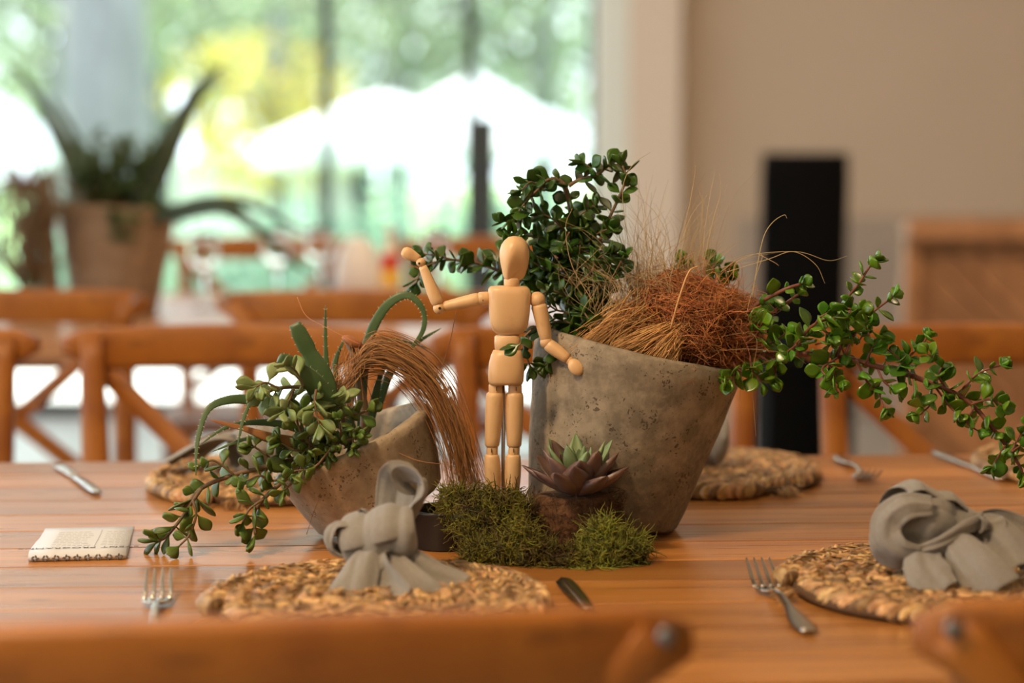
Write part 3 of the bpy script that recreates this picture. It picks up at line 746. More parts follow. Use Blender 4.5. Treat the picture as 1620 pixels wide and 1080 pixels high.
# ------------------------------------------------------------------ pots
def pot(name, base_c, rb, rt, H, wall, tiltY, tiltX, label, m, soil_depth, jit=.0012):
    """tilted bowl; base_c is the centre of its underside"""
    t = thing(name, V((base_c.x, base_c.y, TZ)), label, 'plant pot', 'concrete plant pots')
    Mt = Matrix.Translation(base_c) @ Matrix.Rotation(tiltX, 4, 'X') @ Matrix.Rotation(tiltY, 4, 'Y')
    prof = [(.001, 0), (rb * .6, 0), (rb - .003, 0), (rb, .003)]
    for k in range(1, 10): q = k / 10; prof.append((rb + (rt - rb) * q ** .9, .003 + (H - .006) * q))
    prof += [(rt, H - .003), (rt - .003, H), (rt - wall + .003, H), (rt - wall, H - .003)]
    for k in range(1, 6): q = k / 6; prof.append((rt - wall - (rt - rb) * q * .9, H - .003 - (H - wall) * q))
    prof += [((rb - wall) * .9, wall), (.001, wall)]
    b = MB(); b.lathe(prof, 72, Mt, jit)
    b.build('bowl', m, t)
    s = MB(); zz = H - soil_depth; rs = (rb + (rt - rb) * (zz / H)) - wall + .001
    s.lathe([(.001, zz + .004), (rs * .5, zz + .003), (rs, zz), (rs - .002, zz - .004), (.001, zz - .006)], 40, Mt, .0025); s.build('soil', M['soil'], t)
    return Mt
T1 = R(12.5); bc = V(((954 - 810) / 1563, 2.155, TZ + .078 * math.sin(T1) + .001))
BP = pot('concrete_pot', bc, .078, .109, .176, .014, T1, R(-1), 'large tilted concrete pot right of the wooden figure', M['concrete'], .035)
T2 = R(-23); sc_ = V(((600 - 810) / 1585, 2.125, TZ + .070 * math.sin(-T2) + .002))
SP = pot('concrete_pot', sc_, .068, .086, .078, .0145, T2, R(4), 'small bowl-shaped concrete pot tipped to the left, holding aloe', M['concrete2'], .03)

# black plastic pot wedged under the small bowl
def black_prop():
    c = on(716, 876, TZ) + V((-.008, .045, 0)); t = thing('black_plastic_pot', c, 'black plastic pot wedged under the right side of the small tipped bowl', 'plastic pot')
    b = MB(); b.lathe([(.001, 0), (.036, 0), (.038, .002), (.033, .033), (.0345, .034), (.0345, .037), (.032, .037), (.0305, .032), (.034, .004), (.001, .004)], 48, Matrix.Translation(c)); b.build('body', M['black'], t)
    b = MB(); b.lathe([(.001, .028), (.030, .027), (.028, .024), (.001, .024)], 24, Matrix.Translation(c), .001); b.build('soil', M['soil'], t)
black_prop()

# ------------------------------------------------------------------ wooden lay figure
def lay_figure():
    Y = 2.085; base = at(798, 850, Y); base.z = TZ
    t = thing('wooden_mannequin', base, 'jointed pale wooden artist figure standing between the two pots, one arm raised', 'mannequin figure')
    W = M['lay']; S = Y / F
    def P(x, y, dy=0): return at(x, y, Y + dy)
    def stack(name, rows, par=t, ysc=.62, n=24, sq=1.0, dyo=0, lean=0):
        """rows: (px_left, px_right, py[, depth scale])"""
        rings = []
        for r_ in rows:
            l, r__, y = r_[:3]; dk = r_[3] if len(r_) > 3 else ysc
            c = P((l + r__) / 2, y, dyo); hw = (r__ - l) / 2 * S; ring = []
            for k in range(n):
                a = 2 * PI * k / n; ca, sa = math.cos(a), math.sin(a)
                ca = abs(ca) ** sq * (1 if ca >= 0 else -1); sa = abs(sa) ** sq * (1 if sa >= 0 else -1)
                ring.append(c + V((hw * ca, hw * sa * dk, 0)))
            rings.append(ring)
        b = MB(); b.ring_loft(rings); o = b.build(name, W, par); return o
    # head: egg with a flat face plane turned slightly to the right
    b = MB(); rings = []
    hs = [(812, 816, 373.2), (804, 825, 375), (798, 831, 380), (793, 835, 387), (790.5, 837, 396), (790, 837.5, 405), (791.5, 836.5, 415), (793.5, 834.5, 425), (795.5, 831, 435), (797.5, 828, 440), (801, 824, 442.5)]
    fn = V((.42, -1, -.05)).normalized()
    for l, r_, y in hs:
        c = P((l + r_) / 2, y); hw = (r_ - l) / 2 * S; ring = []
        q = (y - 373) / 70; cutd = .0145 * (1 - .72 * max(0, q - .42) / .58) if q > .30 else .02
        for k in range(32):
            a = 2 * PI * k / 32; off = V((hw * math.cos(a), hw * 1.12 * math.sin(a), 0))
            dd_ = off.dot(fn)
            if dd_ > cutd: off -= fn * (dd_ - cutd)
            ring.append(c + off)
        rings.append(ring)
    b.ring_loft(rings); hd = b.build('head', W, t)
    stack('neck', [(799, 820, 439), (797, 822.5, 442), (797, 822.5, 451), (799, 821, 455)], ysc=1)
    stack('chest', [(783, 826, 452.2, .5), (775, 834, 453.2, .6), (772.3, 838, 457, .62), (772, 840, 464, .64), (773, 839.5, 480, .66), (774, 838, 497, .66), (775.5, 836, 512, .64), (779, 832, 522, .60), (785, 827, 527, .55), (791, 822, 529, .5)], sq=.62)
    stack('waist', [(785, 821, 530), (782.5, 823.5, 532), (782, 824, 541), (782.5, 823.5, 551), (785, 821, 553)], ysc=.72, sq=.85)
    stack('pelvis', [(785, 821, 552.5, .7), (780, 825, 554, .7), (776.5, 827, 562, .74), (773.5, 829, 573, .76), (772, 829.5, 588, .76), (772.2, 829, 602, .74), (774, 827, 607, .7), (780, 822, 608.2, .6)], sq=.8)
    def slot(cx, y, dy, par, h=.0040):
        MB().box(P(cx, y, dy), (.0007, .0012, h), e=.0001).build('joint_slot', M['slot'], par, False)
    for (hip, knee0, knee1, ank) in (((784, 608), (778.5, 706), (778, 719), (782, 790)), ((815, 608), (813.5, 706), (812, 719), (810, 790))):
        def seg(name, a, b_, prof, n=18):
            rings = []
            for q, hwpx in prof:
                c = P(a[0] + (b_[0] - a[0]) * q, a[1] + (b_[1] - a[1]) * q); hw = hwpx * S
                rings.append([c + V((hw * math.cos(2 * PI * k / n), hw * math.sin(2 * PI * k / n) * .95, 0)) for k in range(n)])
            mb = MB(); mb.ring_loft(rings); return mb.build(name, W, t)
        j = seg('hip_joint', hip, (hip[0], 624), [(0, 10.5), (.1, 11), (.9, 11), (1, 10.5)])
        slot(hip[0] + 1.5, 615, -.0072, j)
        seg('thigh', (hip[0] - .8, 620.5), knee0, [(0, 11.5), (.02, 13.4), (.08, 14.3), (.35, 14.2), (.6, 13.4), (.85, 12.2), (.97, 11.6), (1, 10.2)])
        j = seg('knee_joint', (knee0[0] + .3, 704), (knee1[0] + .5, 721), [(0, 8.8), (.1, 9.2), (.9, 9.2), (1, 8.8)])
        slot(knee0[0] - 1, 712.5, -.0062, j); 
        seg('shin', (knee1[0], 718.5), ank, [(0, 9.6), (.015, 11), (.06, 12.0), (.25, 13.1), (.45, 13.3), (.7, 12.0), (.9, 9.6), (1, 8.2)])
        a = P(ank[0], ank[1]); ft = MB()
        ft.ellip(a + V((0, -.014, -.0085)), (.0085, .024, .0075), None, 14, 8); ft.build('foot', W, t)
        an = MB(); an.ellip(a + V((0, 0, .0)), (.0058, .0058, .0065), None, 12, 8); an.build('ankle_joint', W, t)
    def limb(name, a, b_, prof, n=16, dya=0, dyb=0, flat=1.0):
        A, B = P(*a, dya), P(*b_, dyb); ax = (B - A).normalized(); u = V((0, -1, 0)); u = (u - ax * u.dot(ax)).normalized(); s_ = ax.cross(u); rings = []
        for q, hw in prof:
            c = A.lerp(B, q); h = hw * S; rings.append([c + s_ * h * math.cos(2 * PI * k / n) + u * h * flat * math.sin(2 * PI * k / n) for k in range(n)])
        mb = MB(); mb.ring_loft(rings); return mb.build(name, W, t)
    def ball(name, c, r_, dy=0):
        mb = MB(); mb.ellip(P(*c, dy), (r_ * S,) * 3, None, 18, 12); return mb.build(name, W, t)
    # raised arm
    limb('shoulder_joint', (773, 471.5), (757, 472.5), [(0, 9.6), (.1, 10.6), (.6, 10.8), (.92, 10.4), (1, 9.0)])
    j = limb('shoulder_peg', (759, 472.5), (754, 473), [(0, 7), (1, 7)])
    slot(764, 475, -.0070, j, .0015)
    limb('upper_arm', (758, 472.8), (702, 484.5), [(0, 8.8), (.04, 10.3), (.12, 10.6), (.4, 9.8), (.7, 8.6), (.94, 7.6), (1, 6.2)])
    e = ball('elbow_joint', (694.5, 487), 9.6)
    eb = MB(); pc = P(695.5, 487.5, -.0066); eb.tube([pc, pc + V((0, .003, 0))], .0014, 10); eb.build('pin', M['slot'], e)
    limb('forearm', (693, 480.5), (668.5, 421), [(0, 7.8), (.03, 9.6), (.12, 10.4), (.35, 10.2), (.65, 8.6), (.92, 6.9), (1, 6.2)])
    wj = ball('wrist_joint', (665.8, 415), 7.6)
    eb = MB(); pc = P(663, 416.5, -.0051); eb.tube([pc, pc + V((0, .003, 0))], .0011, 10); eb.build('pin', M['slot'], wj)
    limb('hand', (664, 410), (636, 396.5), [(0, 5.5), (.15, 6.6), (.4, 8.8), (.65, 10.0), (.85, 9.0), (.96, 6.2), (1, 3)], flat=.55)
    # lowered arm
    ball('shoulder_joint', (850, 474), 13.0)
    limb('upper_arm', (852.5, 481), (864, 537), [(0, 9.8), (.03, 12.0), (.1, 12.6), (.4, 12.0), (.75, 10.8), (.95, 9.6), (1, 8.4)])
    ball('elbow_joint', (864.5, 541), 10.4)
    limb('forearm', (866, 544), (899, 568), [(0, 8.6), (.05, 10.2), (.2, 10.8), (.5, 10.4), (.85, 8.6), (1, 7.4)], dyb=-.006)
    ball('wrist_joint', (901, 570), 7.2, -.006)
    A = P(911, 580.5, -.014); nrm = V((.12, -.9, .25)).normalized(); u = V((.55, .1, -.8)); u = (u - nrm * u.dot(nrm)).normalized(); s_ = u.cross(nrm)
    mb = MB(); mb.ellip(A, (.0072, .0090, .0040), Matrix((s_, u, nrm)).transposed(), 20, 10, pw=1); mb.build('hand', W, t)
    # rod and turned base
    rp = P(796, 700, .004); rod = MB(); rod.tube([V((rp.x, rp.y, TZ + .01)), V((rp.x, rp.y, P(796, 604).z))], .0019, 10); rod.build('support_rod', M['rod'], t)
    bs = MB(); bs.lathe([(.001, 0), (.038, 0), (.040, .002), (.040, .009), (.037, .012), (.001, .012)], 48, Matrix.Translation(V((rp.x, rp.y, TZ)))); bs.build('base_disc', W, t)
lay_figure()

# ------------------------------------------------------------------ plants
def rv(r2, s=1.): return V((r2.gauss(0, s), r2.gauss(0, s), r2.gauss(0, s)))
def sprig(st, lf, pts, r0, r1, spacing, L, Wd, r2, tip=1.15, spread=55, start=.0, end_tuft=True, mi=0, bend=.05, lvar=.25, th=.0011, cup=.12, sidebias=None, dens=2):
    path = catmull(pts, 8)
    st.tube(path, [r0, (r0 + r1) / 2, r1], 7)
    Tn, Nn = frames(path); d = 0; acc = 0; tot = sum((path[i + 1] - path[i]).length for i in range(len(path) - 1)); k = 0; phi = r2.uniform(0, 3)
    for i in range(1, len(path)):
        seg = (path[i] - path[i - 1]).length; d += seg; acc += seg
        if acc >= spacing and d / tot >= start:
            acc -= spacing; k += 1; phi += PI / 2 + r2.gauss(0, .25)
            for s_ in range(dens):
                a = phi + 2 * PI * s_ / dens + r2.gauss(0, .2); n = Nn[i]; bn = Tn[i].cross(n)
                rad = n * math.cos(a) + bn * math.sin(a)
                if sidebias is not None: rad = (rad + V(sidebias) * .6).normalized()
                sp = R(spread + r2.gauss(0, 12)); dr = (Tn[i] * math.cos(sp) + rad * math.sin(sp)).normalized()
                q = 1 + r2.uniform(-lvar, lvar); fade = 1 - .25 * (d / tot)
                up = Tn[i] * math.sin(sp) - rad * math.cos(sp) + rv(r2, .45) + V((0, -.55, .35))
                lf.leaf(path[i], dr, up, L * q * fade, Wd * q * fade, th, bend, tip, cup=cup, mi=mi)
    if end_tuft:
        for s_ in range(3):
            a = r2.uniform(0, 6.28); rad = Nn[-1] * math.cos(a) + Tn[-1].cross(Nn[-1]) * math.sin(a)
            dr = (Tn[-1] + rad * .55).normalized(); lf.leaf(path[-1], dr, -rad + rv(r2, .3), L * .75, Wd * .75, th, bend, tip, cup=cup, mi=mi)

def pot_point(Mt, x, y, z): return Mt @ V((x, y, z))

def big_bush():
    r2 = random.Random(11)
    root = pot_point(BP, -.055, .02, .15)
    t = thing('leafy_bush', root, 'small-leaved green bush rising from the left of the large pot, behind the figure', 'plant')
    st, lf = MB(), MB()
    def S(pts, Y0=2.16, Y1=None, r0=.0022, r1=.0011, sp=.0085, L=.0165, Wd=.0130, **kw):
        Y1 = Y1 if Y1 is not None else Y0; n = len(pts)
        P = [at(x, y, Y0 + (Y1 - Y0) * i / (n - 1) + r2.gauss(0, .002)) for i, (x, y) in enumerate(pts)]
        sprig(st, lf, P, r0, r1, sp, L * 1.25, Wd * 1.25, r2, **kw)
    base = (918, 540)
    S([base, (915, 470), (906, 400), (903, 335), (895, 299), (884, 286), (872, 283)], 2.17, 2.15, .0034, .0026, sp=.012, start=.25, end_tuft=False, L=.015)
    S([(884, 286), (868, 284), (854, 297), (835, 316), (822, 333), (812, 352), (800, 350)], 2.15, 2.13, .0017, .0009)
    S([(872, 284), (850, 290), (838, 288), (826, 300)], 2.15, 2.14, .0012, .0008)
    S([(835, 316), (825, 345), (822, 372), (808, 372)], 2.14, 2.13, .0012, .0008)
    S([(900, 294), (915, 285), (945, 276), (962, 262), (978, 262), (988, 275)], 2.15, 2.14, .0022, .001, sp=.0075)
    S([(945, 276), (930, 262), (922, 258)], 2.145, 2.14, .001, .0007)
    S([(930, 470), (940, 420), (950, 378), (966, 340), (982, 306), (990, 280), (985, 262)], 2.15, 2.13, .0024, .001, sp=.011, L=.0175)
    S([(910, 420), (925, 390), (945, 370), (962, 362)], 2.16, 2.13, .0014, .0008)
    S([(905, 380), (890, 360), (872, 345), (858, 338)], 2.16, 2.14, .0014, .0008)
    S([(908, 350), (925, 335), (940, 325)], 2.16, 2.14, .0012, .0008)
    S([(905, 430), (885, 405), (868, 385), (850, 372)], 2.17, 2.15, .0014, .0008)
    S([(905, 450), (880, 430), (860, 425), (845, 415)], 2.17, 2.15, .0014, .0008)
    S([(915, 500), (895, 470), (870, 460), (850, 470)], 2.16, 2.13, .0016, .0008)
    S([(915, 505), (930, 470), (955, 450), (975, 430), (985, 410)], 2.15, 2.11, .0016, .0008)
    S([(915, 450), (935, 430), (945, 410), (960, 400)], 2.13, 2.11, .0014, .0008, L=.018)
    # long horizontal spray to the left behind the raised arm
    S([(900, 500), (872, 462), (835, 444), (793, 430), (762, 418), (716, 411), (680, 416)], 2.18, 2.17, .0022, .001, sp=.0075, L=.0180, Wd=.0155, start=.2)
    S([(716, 411), (690, 404), (672, 402)], 2.17, 2.17, .001, .0007, Wd=.0135)
    S([(690, 414), (668, 425), (660, 446)], 2.17, 2.165, .001, .0007, Wd=.0135)
    S([(793, 430), (790, 408), (800, 395)], 2.17, 2.165, .001, .0007, Wd=.0135)
    S([(835, 444), (828, 420), (842, 400)], 2.175, 2.165, .001, .0007)
    # sprays over the rim in front
    S([(930, 545), (915, 520), (892, 508), (872, 512), (858, 520)], 2.12, 2.125, .0016, .0008, L=.019, Wd=.0105)
    S([(925, 540), (905, 500), (880, 490), (868, 482)], 2.12, 2.13, .0014, .0008, L=.018, Wd=.0105)
    S([(930, 545), (935, 515), (925, 495)], 2.10, 2.11, .0013, .0008)
    S([(905, 535), (870, 520), (840, 520), (829, 545), (838, 578)], 2.12, 2.10, .0013, .0008, L=.019, Wd=.011, sp=.016, start=.3)
    S([(840, 522), (828, 535), (822, 546)], 2.065, 2.055, .0009, .0007, L=.017, sp=.02, end_tuft=False)
    lf.leaf(at(823, 546, 2.055), at(789, 552, 2.05) - at(823, 546, 2.055), (0, -.4, 1), .021, .009, .001, .05, 1.1)
    S([(868, 540), (870, 560), (862, 575)], 2.10, 2.10, .001, .0007, L=.016)
    # dense heart of the bush
    for k in range(34):
        x0, y0 = r2.uniform(885, 950), r2.uniform(430, 530); a = r2.uniform(0, 6.28); l = r2.uniform(25, 60)
        S([(x0, y0), (x0 + l * .5 * math.cos(a), y0 - 15 + l * .5 * math.sin(a)), (x0 + l * math.cos(a), y0 - 24 + l * math.sin(a) * .8)], r2.uniform(2.12, 2.22), None, .0012, .0007, sp=.010)
    for k in range(12):
        x0, y0 = r2.uniform(885, 915), r2.uniform(340, 420); a = r2.uniform(0, 6.28); l = r2.uniform(20, 42)
        S([(x0, y0), (x0 + l * .5 * math.cos(a), y0 + l * .5 * math.sin(a)), (x0 + l * math.cos(a), y0 + l * math.sin(a))], r2.uniform(2.13, 2.19), None, .0011, .0007, sp=.010)
    st.build('stems', M['stembrown'], t); lf.build('foliage', M['leaf'], t)
big_bush()

def right_branch():
    r2 = random.Random(5)
    root = pot_point(BP, .075, .0, .165)
    t = thing('trailing_branch', root, 'long red-stemmed branch of round green leaves trailing right from the large pot', 'plant')
    st, lf = MB(), MB()
    def S(pts, Y0=2.12, Y1=None, r0=.0018, r1=.001, sp=.0095, L=.0150, Wd=.0140, **kw):
        Y1 = Y1 if Y1 is not None else Y0; n = len(pts)
        P = [at(x, y, Y0 + (Y1 - Y0) * i / (n - 1) + r2.gauss(0, .002)) for i, (x, y) in enumerate(pts)]
        sprig(st, lf, P, r0, r1, sp, L * 1.22, Wd * 1.25, r2, tip=1.05, cup=.2, lvar=.35, **kw)
    S([(1125, 600), (1142, 570), (1160, 530), (1178, 500), (1200, 480), (1241, 458), (1268, 449)], 2.14, 2.09, .0034, .0015, sp=.016, start=.35)
    S([(1140, 585), (1160, 548), (1185, 520), (1225, 492), (1262, 466)], 2.14, 2.10, .0026, .0012, sp=.018, start=.4)
    S([(1130, 600), (1160, 575), (1186, 562), (1241, 561), (1297, 560), (1337, 566), (1389, 580), (1445, 595)], 2.15, 2.07, .0030, .0030, sp=.013, start=.1, end_tuft=False)
    S([(1445, 595), (1500, 617), (1537, 639), (1567, 673), (1593, 706), (1612, 735), (1618, 750)], 2.07, 2.04, .0028, .0014, sp=.0085, L=.0155)
    S([(1323, 565), (1337, 528), (1345, 500), (1341, 473), (1360, 447), (1374, 424), (1384, 415)], 2.09, 2.08, .0020, .0011, sp=.011)
    S([(1337, 560), (1352, 528), (1371, 502), (1393, 484), (1412, 470)], 2.08, 2.08, .0018, .001, sp=.011, L=.016, Wd=.015)
    S([(1260, 560), (1272, 530), (1290, 512), (1320, 503), (1349, 504)], 2.08, 2.05, .0018, .001, sp=.010, L=.017, Wd=.016)
    S([(1290, 512), (1300, 500), (1330, 488), (1360, 490)], 2.06, 2.05, .0012, .0008, L=.017, Wd=.016)
    S([(1415, 588), (1437, 565), (1460, 543), (1466, 535)], 2.08, 2.07, .0014, .0009, sp=.009)
    S([(1440, 592), (1420, 565), (1400, 550)], 2.08, 2.07, .0012, .0008)
    S([(1523, 615), (1549, 590), (1582, 578)], 2.06, 2.05, .0013, .0008, sp=.011)
    S([(1500, 617), (1485, 595), (1490, 575), (1468, 560)], 2.07, 2.05, .0013, .0008)
    S([(1537, 639), (1565, 632), (1585, 640)], 2.05, 2.04, .0012, .0008)
    S([(1590, 705), (1580, 720), (1570, 738)], 2.04, 2.03, .0011, .0007, sp=.009)
    S([(1600, 715), (1612, 690), (1625, 670)], 2.04, 2.05, .0012, .0008)
    S([(1600, 715), (1615, 705), (1640, 700)], 2.04, 2.05, .0012, .0008)
    S([(1355, 568), (1371, 602), (1389, 620), (1398, 645)], 2.07, 2.06, .0014, .0008, sp=.011)
    S([(1389, 585), (1400, 605), (1420, 618)], 2.07, 2.06, .0012, .0008)
    S([(1445, 600), (1450, 625), (1470, 640), (1455, 655)], 2.06, 2.05, .0012, .0008)
    S([(1480, 612), (1500, 640), (1515, 655)], 2.06, 2.05, .0012, .0008)
    S([(1540, 645), (1530, 668), (1545, 680)], 2.05, 2.05, .0012, .0008)
    S([(1300, 562), (1320, 590), (1318, 612)], 2.08, 2.07, .0013, .0008)
    S([(1325, 566), (1300, 585), (1325, 605)], 2.08, 2.06, .0013, .0008)
    S([(1186, 562), (1190, 585), (1205, 605)], 2.10, 2.08, .0013, .0008)
    S([(1160, 572), (1165, 590), (1150, 600)], 2.09, 2.07, .0013, .0008)
    S([(1200, 561), (1225, 580), (1225, 600)], 2.10, 2.09, .0013, .0008)
    S([(1180, 545), (1200, 525), (1205, 510)], 2.10, 2.09, .0013, .0008, L=.017, Wd=.016)
    S([(1190, 555), (1225, 540), (1245, 525)], 2.10, 2.09, .0013, .0008)
    S([(1250, 561), (1262, 540), (1280, 530)], 2.08, 2.07, .0013, .0008)
    S([(1370, 575), (1380, 550), (1392, 538)], 2.08, 2.07, .0013, .0008, L=.017, Wd=.016)
    for (x, y) in ((1290, 545), (1310, 530), (1330, 545), (1355, 545), (1375, 530), (1360, 520), (1300, 520), (1260, 545)):
        a = r2.uniform(0, 6.28); S([(x, y), (x + 9 * math.cos(a), y + 9 * math.sin(a)), (x + 18 * math.cos(a), y + 18 * math.sin(a))], r2.uniform(2.06, 2.10), None, .001, .0007, sp=.009)
    # a few leaves behind the coir ball
    S([(1110, 470), (1128, 440), (1130, 415)], 2.20, 2.18, .0014, .0008)
    S([(1128, 440), (1145, 428), (1150, 430)], 2.19, 2.18, .001, .0007)
    S([(1080, 470), (1085, 430), (1080, 415)], 2.20, 2.18, .0014, .0008)
    st.build('stems', M['stemred'], t); lf.build('foliage', M['leafbright'], t)
right_branch()

def strands(mb, n, fn, r=.0004, sides=3, seed=1, steps=8):
    r2 = random.Random(seed)
    for k in range(n):
        p = catmull(fn(r2), steps // 2 if steps > 4 else 2); mb.tube(p, [r, r, r * .5], sides, caps=False)

def coir():
    c = at(1096, 512, 2.125); t = thing('coir_ball', at(1085, 580, 2.12), 'rust-coloured ball of coconut fibre with a straw tuft, lying in the large pot', 'fibre ball')
    core = MB(); core.ellip(c, (.048, .036, .034), Matrix.Rotation(R(12), 3, 'Y'), 28, 18, .3, 30); core.build('core', M['rootball'], t)
    b = MB()
    def f(r2):
        # arc lying on the ellipsoid
        q = rv(r2).normalized(); d = rv(r2); d.z *= .45; d = (d - q * d.dot(q)).normalized(); k = r2.uniform(.88, 1.2); pts = []
        ln = r2.uniform(.5, 1.6)
        cu = r2.gauss(0, .5)
        for i in range(6):
            a = ln * (i / 5 - .5); d2 = (d + q.cross(d) * cu * a).normalized(); v = (q * math.cos(a) + d2 * math.sin(a)).normalized(); v = (v + rv(r2, .045)) * (1 + .38 * noise.noise(v * 1.9 + V((3, 1, 2))))
            pts.append(c + Matrix.Rotation(R(12), 3, 'Y') @ V((v.x * .056 * k, v.y * .042 * k, v.z * .041 * k)))
        return pts
    strands(b, 2100, f, .00042, 3, 3)
    def stray(r2):
        q = rv(r2).normalized(); q.y = -abs(q.y); p = c + V((q.x * .056, q.y * .045, q.z * .045)); d = (q + rv(r2, .6)).normalized(); return [p, p + d * .01 + rv(r2, .003), p + d * .022 + rv(r2, .006), p + d * .03 + rv(r2, .009)]
    strands(b, 420, stray, .00032, 3, 5)
    b.build('fibres', M['coir'], t)
    s = MB()
    def g(r2):
        u = r2.random(); v = r2.random()
        a = at(1058 + 28 * u + r2.gauss(0, 5), 508 + 22 * v, 2.075 + .02 * r2.random())
        e = at(965 + 80 * u + 25 * v + r2.gauss(0, 8), 548 + 32 * u + r2.gauss(0, 7), 2.060 + .02 * r2.random())
        return [a, a.lerp(e, .5) + rv(r2, .0018) + V((0, -.003, .002)), e]
    strands(s, 520, g, .00055, 4, 8, 6)
    def g2(r2):
        a = at(1020 + r2.gauss(0, 22), 500 + r2.gauss(0, 16), 2.09 + .03 * r2.random()); e = at(935 + r2.gauss(0, 22), 548 + r2.gauss(0, 12), 2.07 + .03 * r2.random()); return [a, a.lerp(e, .5) + V((0, 0, .006)) + rv(r2, .003), e]
    strands(s, 260, g2, .0004, 3, 9, 6)
    s.build('straw_tuft', M['straw'], t)
    w_ = MB(); w_.tube(catmull([at(1061, 520, 2.062), at(1075, 470, 2.058), at(1090, 430, 2.062), at(1105, 421, 2.065)], 6), [.0011, .0010, .0006], 6); w_.build('pale_stalk', M['straw'], t)
coir()

def dry_grass():
    t = thing('dry_grass_tuft', at(1010, 540, 2.17), 'wispy tuft of dry fine grass standing up behind the coconut fibre ball', 'dry grass')
    b = MB()
    def f(r2):
        x0 = r2.uniform(985, 1120); p0 = at(x0, 480 + r2.uniform(-20, 30), 2.16 + r2.uniform(-.02, .03)); h = r2.choice((60, 90, 120, 170)) * r2.uniform(.6, 1.1); dx = r2.gauss(0, 28) + (x0 - 1050) * .3
        y0 = 450; Yq = 2.15 + r2.uniform(-.03, .03)
        return [p0, at(x0 + dx * .3, y0 - h * .35, Yq), at(x0 + dx * .8, y0 - h * .75, Yq), at(x0 + dx * 1.4 + r2.gauss(0, 10), y0 - h, Yq)]
    strands(b, 170, f, .00023, 3, 21)
    def g(r2):
        x0 = r2.uniform(930, 1060); p0 = at(x0, 540, 2.12); Yq = 2.12 + r2.uniform(-.03, .03)
        return [p0, at(x0 + r2.gauss(0, 14), 500, Yq), at(x0 + r2.gauss(0, 26), 455, Yq), at(x0 + r2.gauss(-5, 38), 415 + r2.gauss(0, 18), Yq)]
    strands(b, 170, g, .00026, 3, 22)
    for pts in ([(1180, 500), (1195, 440), (1206, 406), (1200, 402), (1225, 415), (1232, 420)], [(1140, 430), (1180, 405), (1260, 398), (1310, 412), (1340, 405)], [(1150, 430), (1215, 410), (1255, 398), (1290, 418), (1305, 448)],
                [(1190, 470), (1198, 420), (1208, 375), (1222, 352), (1240, 340), (1245, 345)], [(1160, 440), (1165, 415), (1200, 400)], [(990, 360), (985, 300), (1000, 262), (1030, 240)], [(1060, 440), (1085, 350), (1098, 285), (1100, 262)],
                [(1110, 430), (1128, 350), (1140, 305), (1138, 275)], [(940, 480), (905, 420), (895, 360), (905, 330)], [(1020, 560), (1070, 545), (1140, 532), (1195, 532), (1190, 600), (1196, 690)], [(1000, 575), (1060, 560), (1130, 555), (1190, 552), (1250, 560), (1275, 575)]):
        b.tube(catmull([at(x, y, 2.085) for x, y in pts], 8), [.0004, .0004, .00022], 4)
    b.build('blades', M['hair'], t)
    tag(t, kind=None)
    g2 = MB(); r2 = random.Random(30)
    for k in range(120):
        x0 = r2.uniform(1000, 1090); a = at(x0, 470, 2.19); e = at(x0 + r2.gauss(-8, 22), r2.uniform(410, 440), 2.17)
        g2.tube(catmull([a, a.lerp(e, .5) + rv(r2, .002), e], 3), [.0006, .0005, .0002], 4)
    g2.build('green_blades', M['stemgreen'], t)
dry_grass()

def raffia():
    t = thing('raffia_bundle', at(735, 790, 2.10), 'bundle of brown raffia arching from the small bowl down to the moss', 'raffia')
    b = MB()
    core = [(552, 640), (556, 585), (588, 558), (640, 572), (688, 620), (718, 690), (735, 760), (738, 795)]
    def f(r2):
        sp = r2.gauss(0, 1); so = r2.gauss(0, 1); s2 = r2.gauss(0, 1); pts = []; ji = r2.choice((2.5, 3.5, 6))
        i0 = r2.choice((0, 0, 1, 1, 2)); 
        wd = [22, 26, 27, 26, 26, 27, 30, 27]
        for i, (x, y) in enumerate(core[i0:], i0):
            nx, ny = (1, 0) if i in (0, 6, 7) else ((.4, -.9) if i < 3 else (.75, -.65))
            o = (sp * .8 + so * (1 - i / 7) ** .5 * .6) * wd[i] * .62
            pts.append(at(x + nx * o + r2.gauss(0, ji), y + ny * o + r2.gauss(0, ji), 2.115 + s2 * .010 - .012 * (i / 7)))
        return pts[:len(pts) - (1 if r2.random() < .3 else 0)]
    strands(b, 230, f, .00036, 3, 41, 8)
    def g(r2):
        a = at(560 + r2.gauss(0, 14), 560 + r2.gauss(0, 8), 2.10); x1 = 530 + r2.gauss(0, 20)
        return [a, at(545 + r2.gauss(0, 12), 590, 2.09), at(x1, 640 + r2.gauss(0, 10), 2.085), at(x1 + r2.gauss(5, 14), 690 + r2.gauss(0, 20), 2.08)]
    strands(b, 50, g, .0003, 3, 43)
    for pts in ([(530, 690), (525, 740), (500, 800), (485, 845)], [(555, 720), (600, 705), (660, 728), (715, 735)], [(470, 470), (485, 500), (520, 520), (570, 545)], [(722, 492), (712, 540), (700, 580), (696, 610)], [(700, 700), (712, 760), (735, 790)]):
        b.tube(catmull([at(x, y, 2.055) for x, y in pts], 8), [.0005, .0005, .0003], 4)
    b.build('fibres', M['raffia'], t)
raffia()

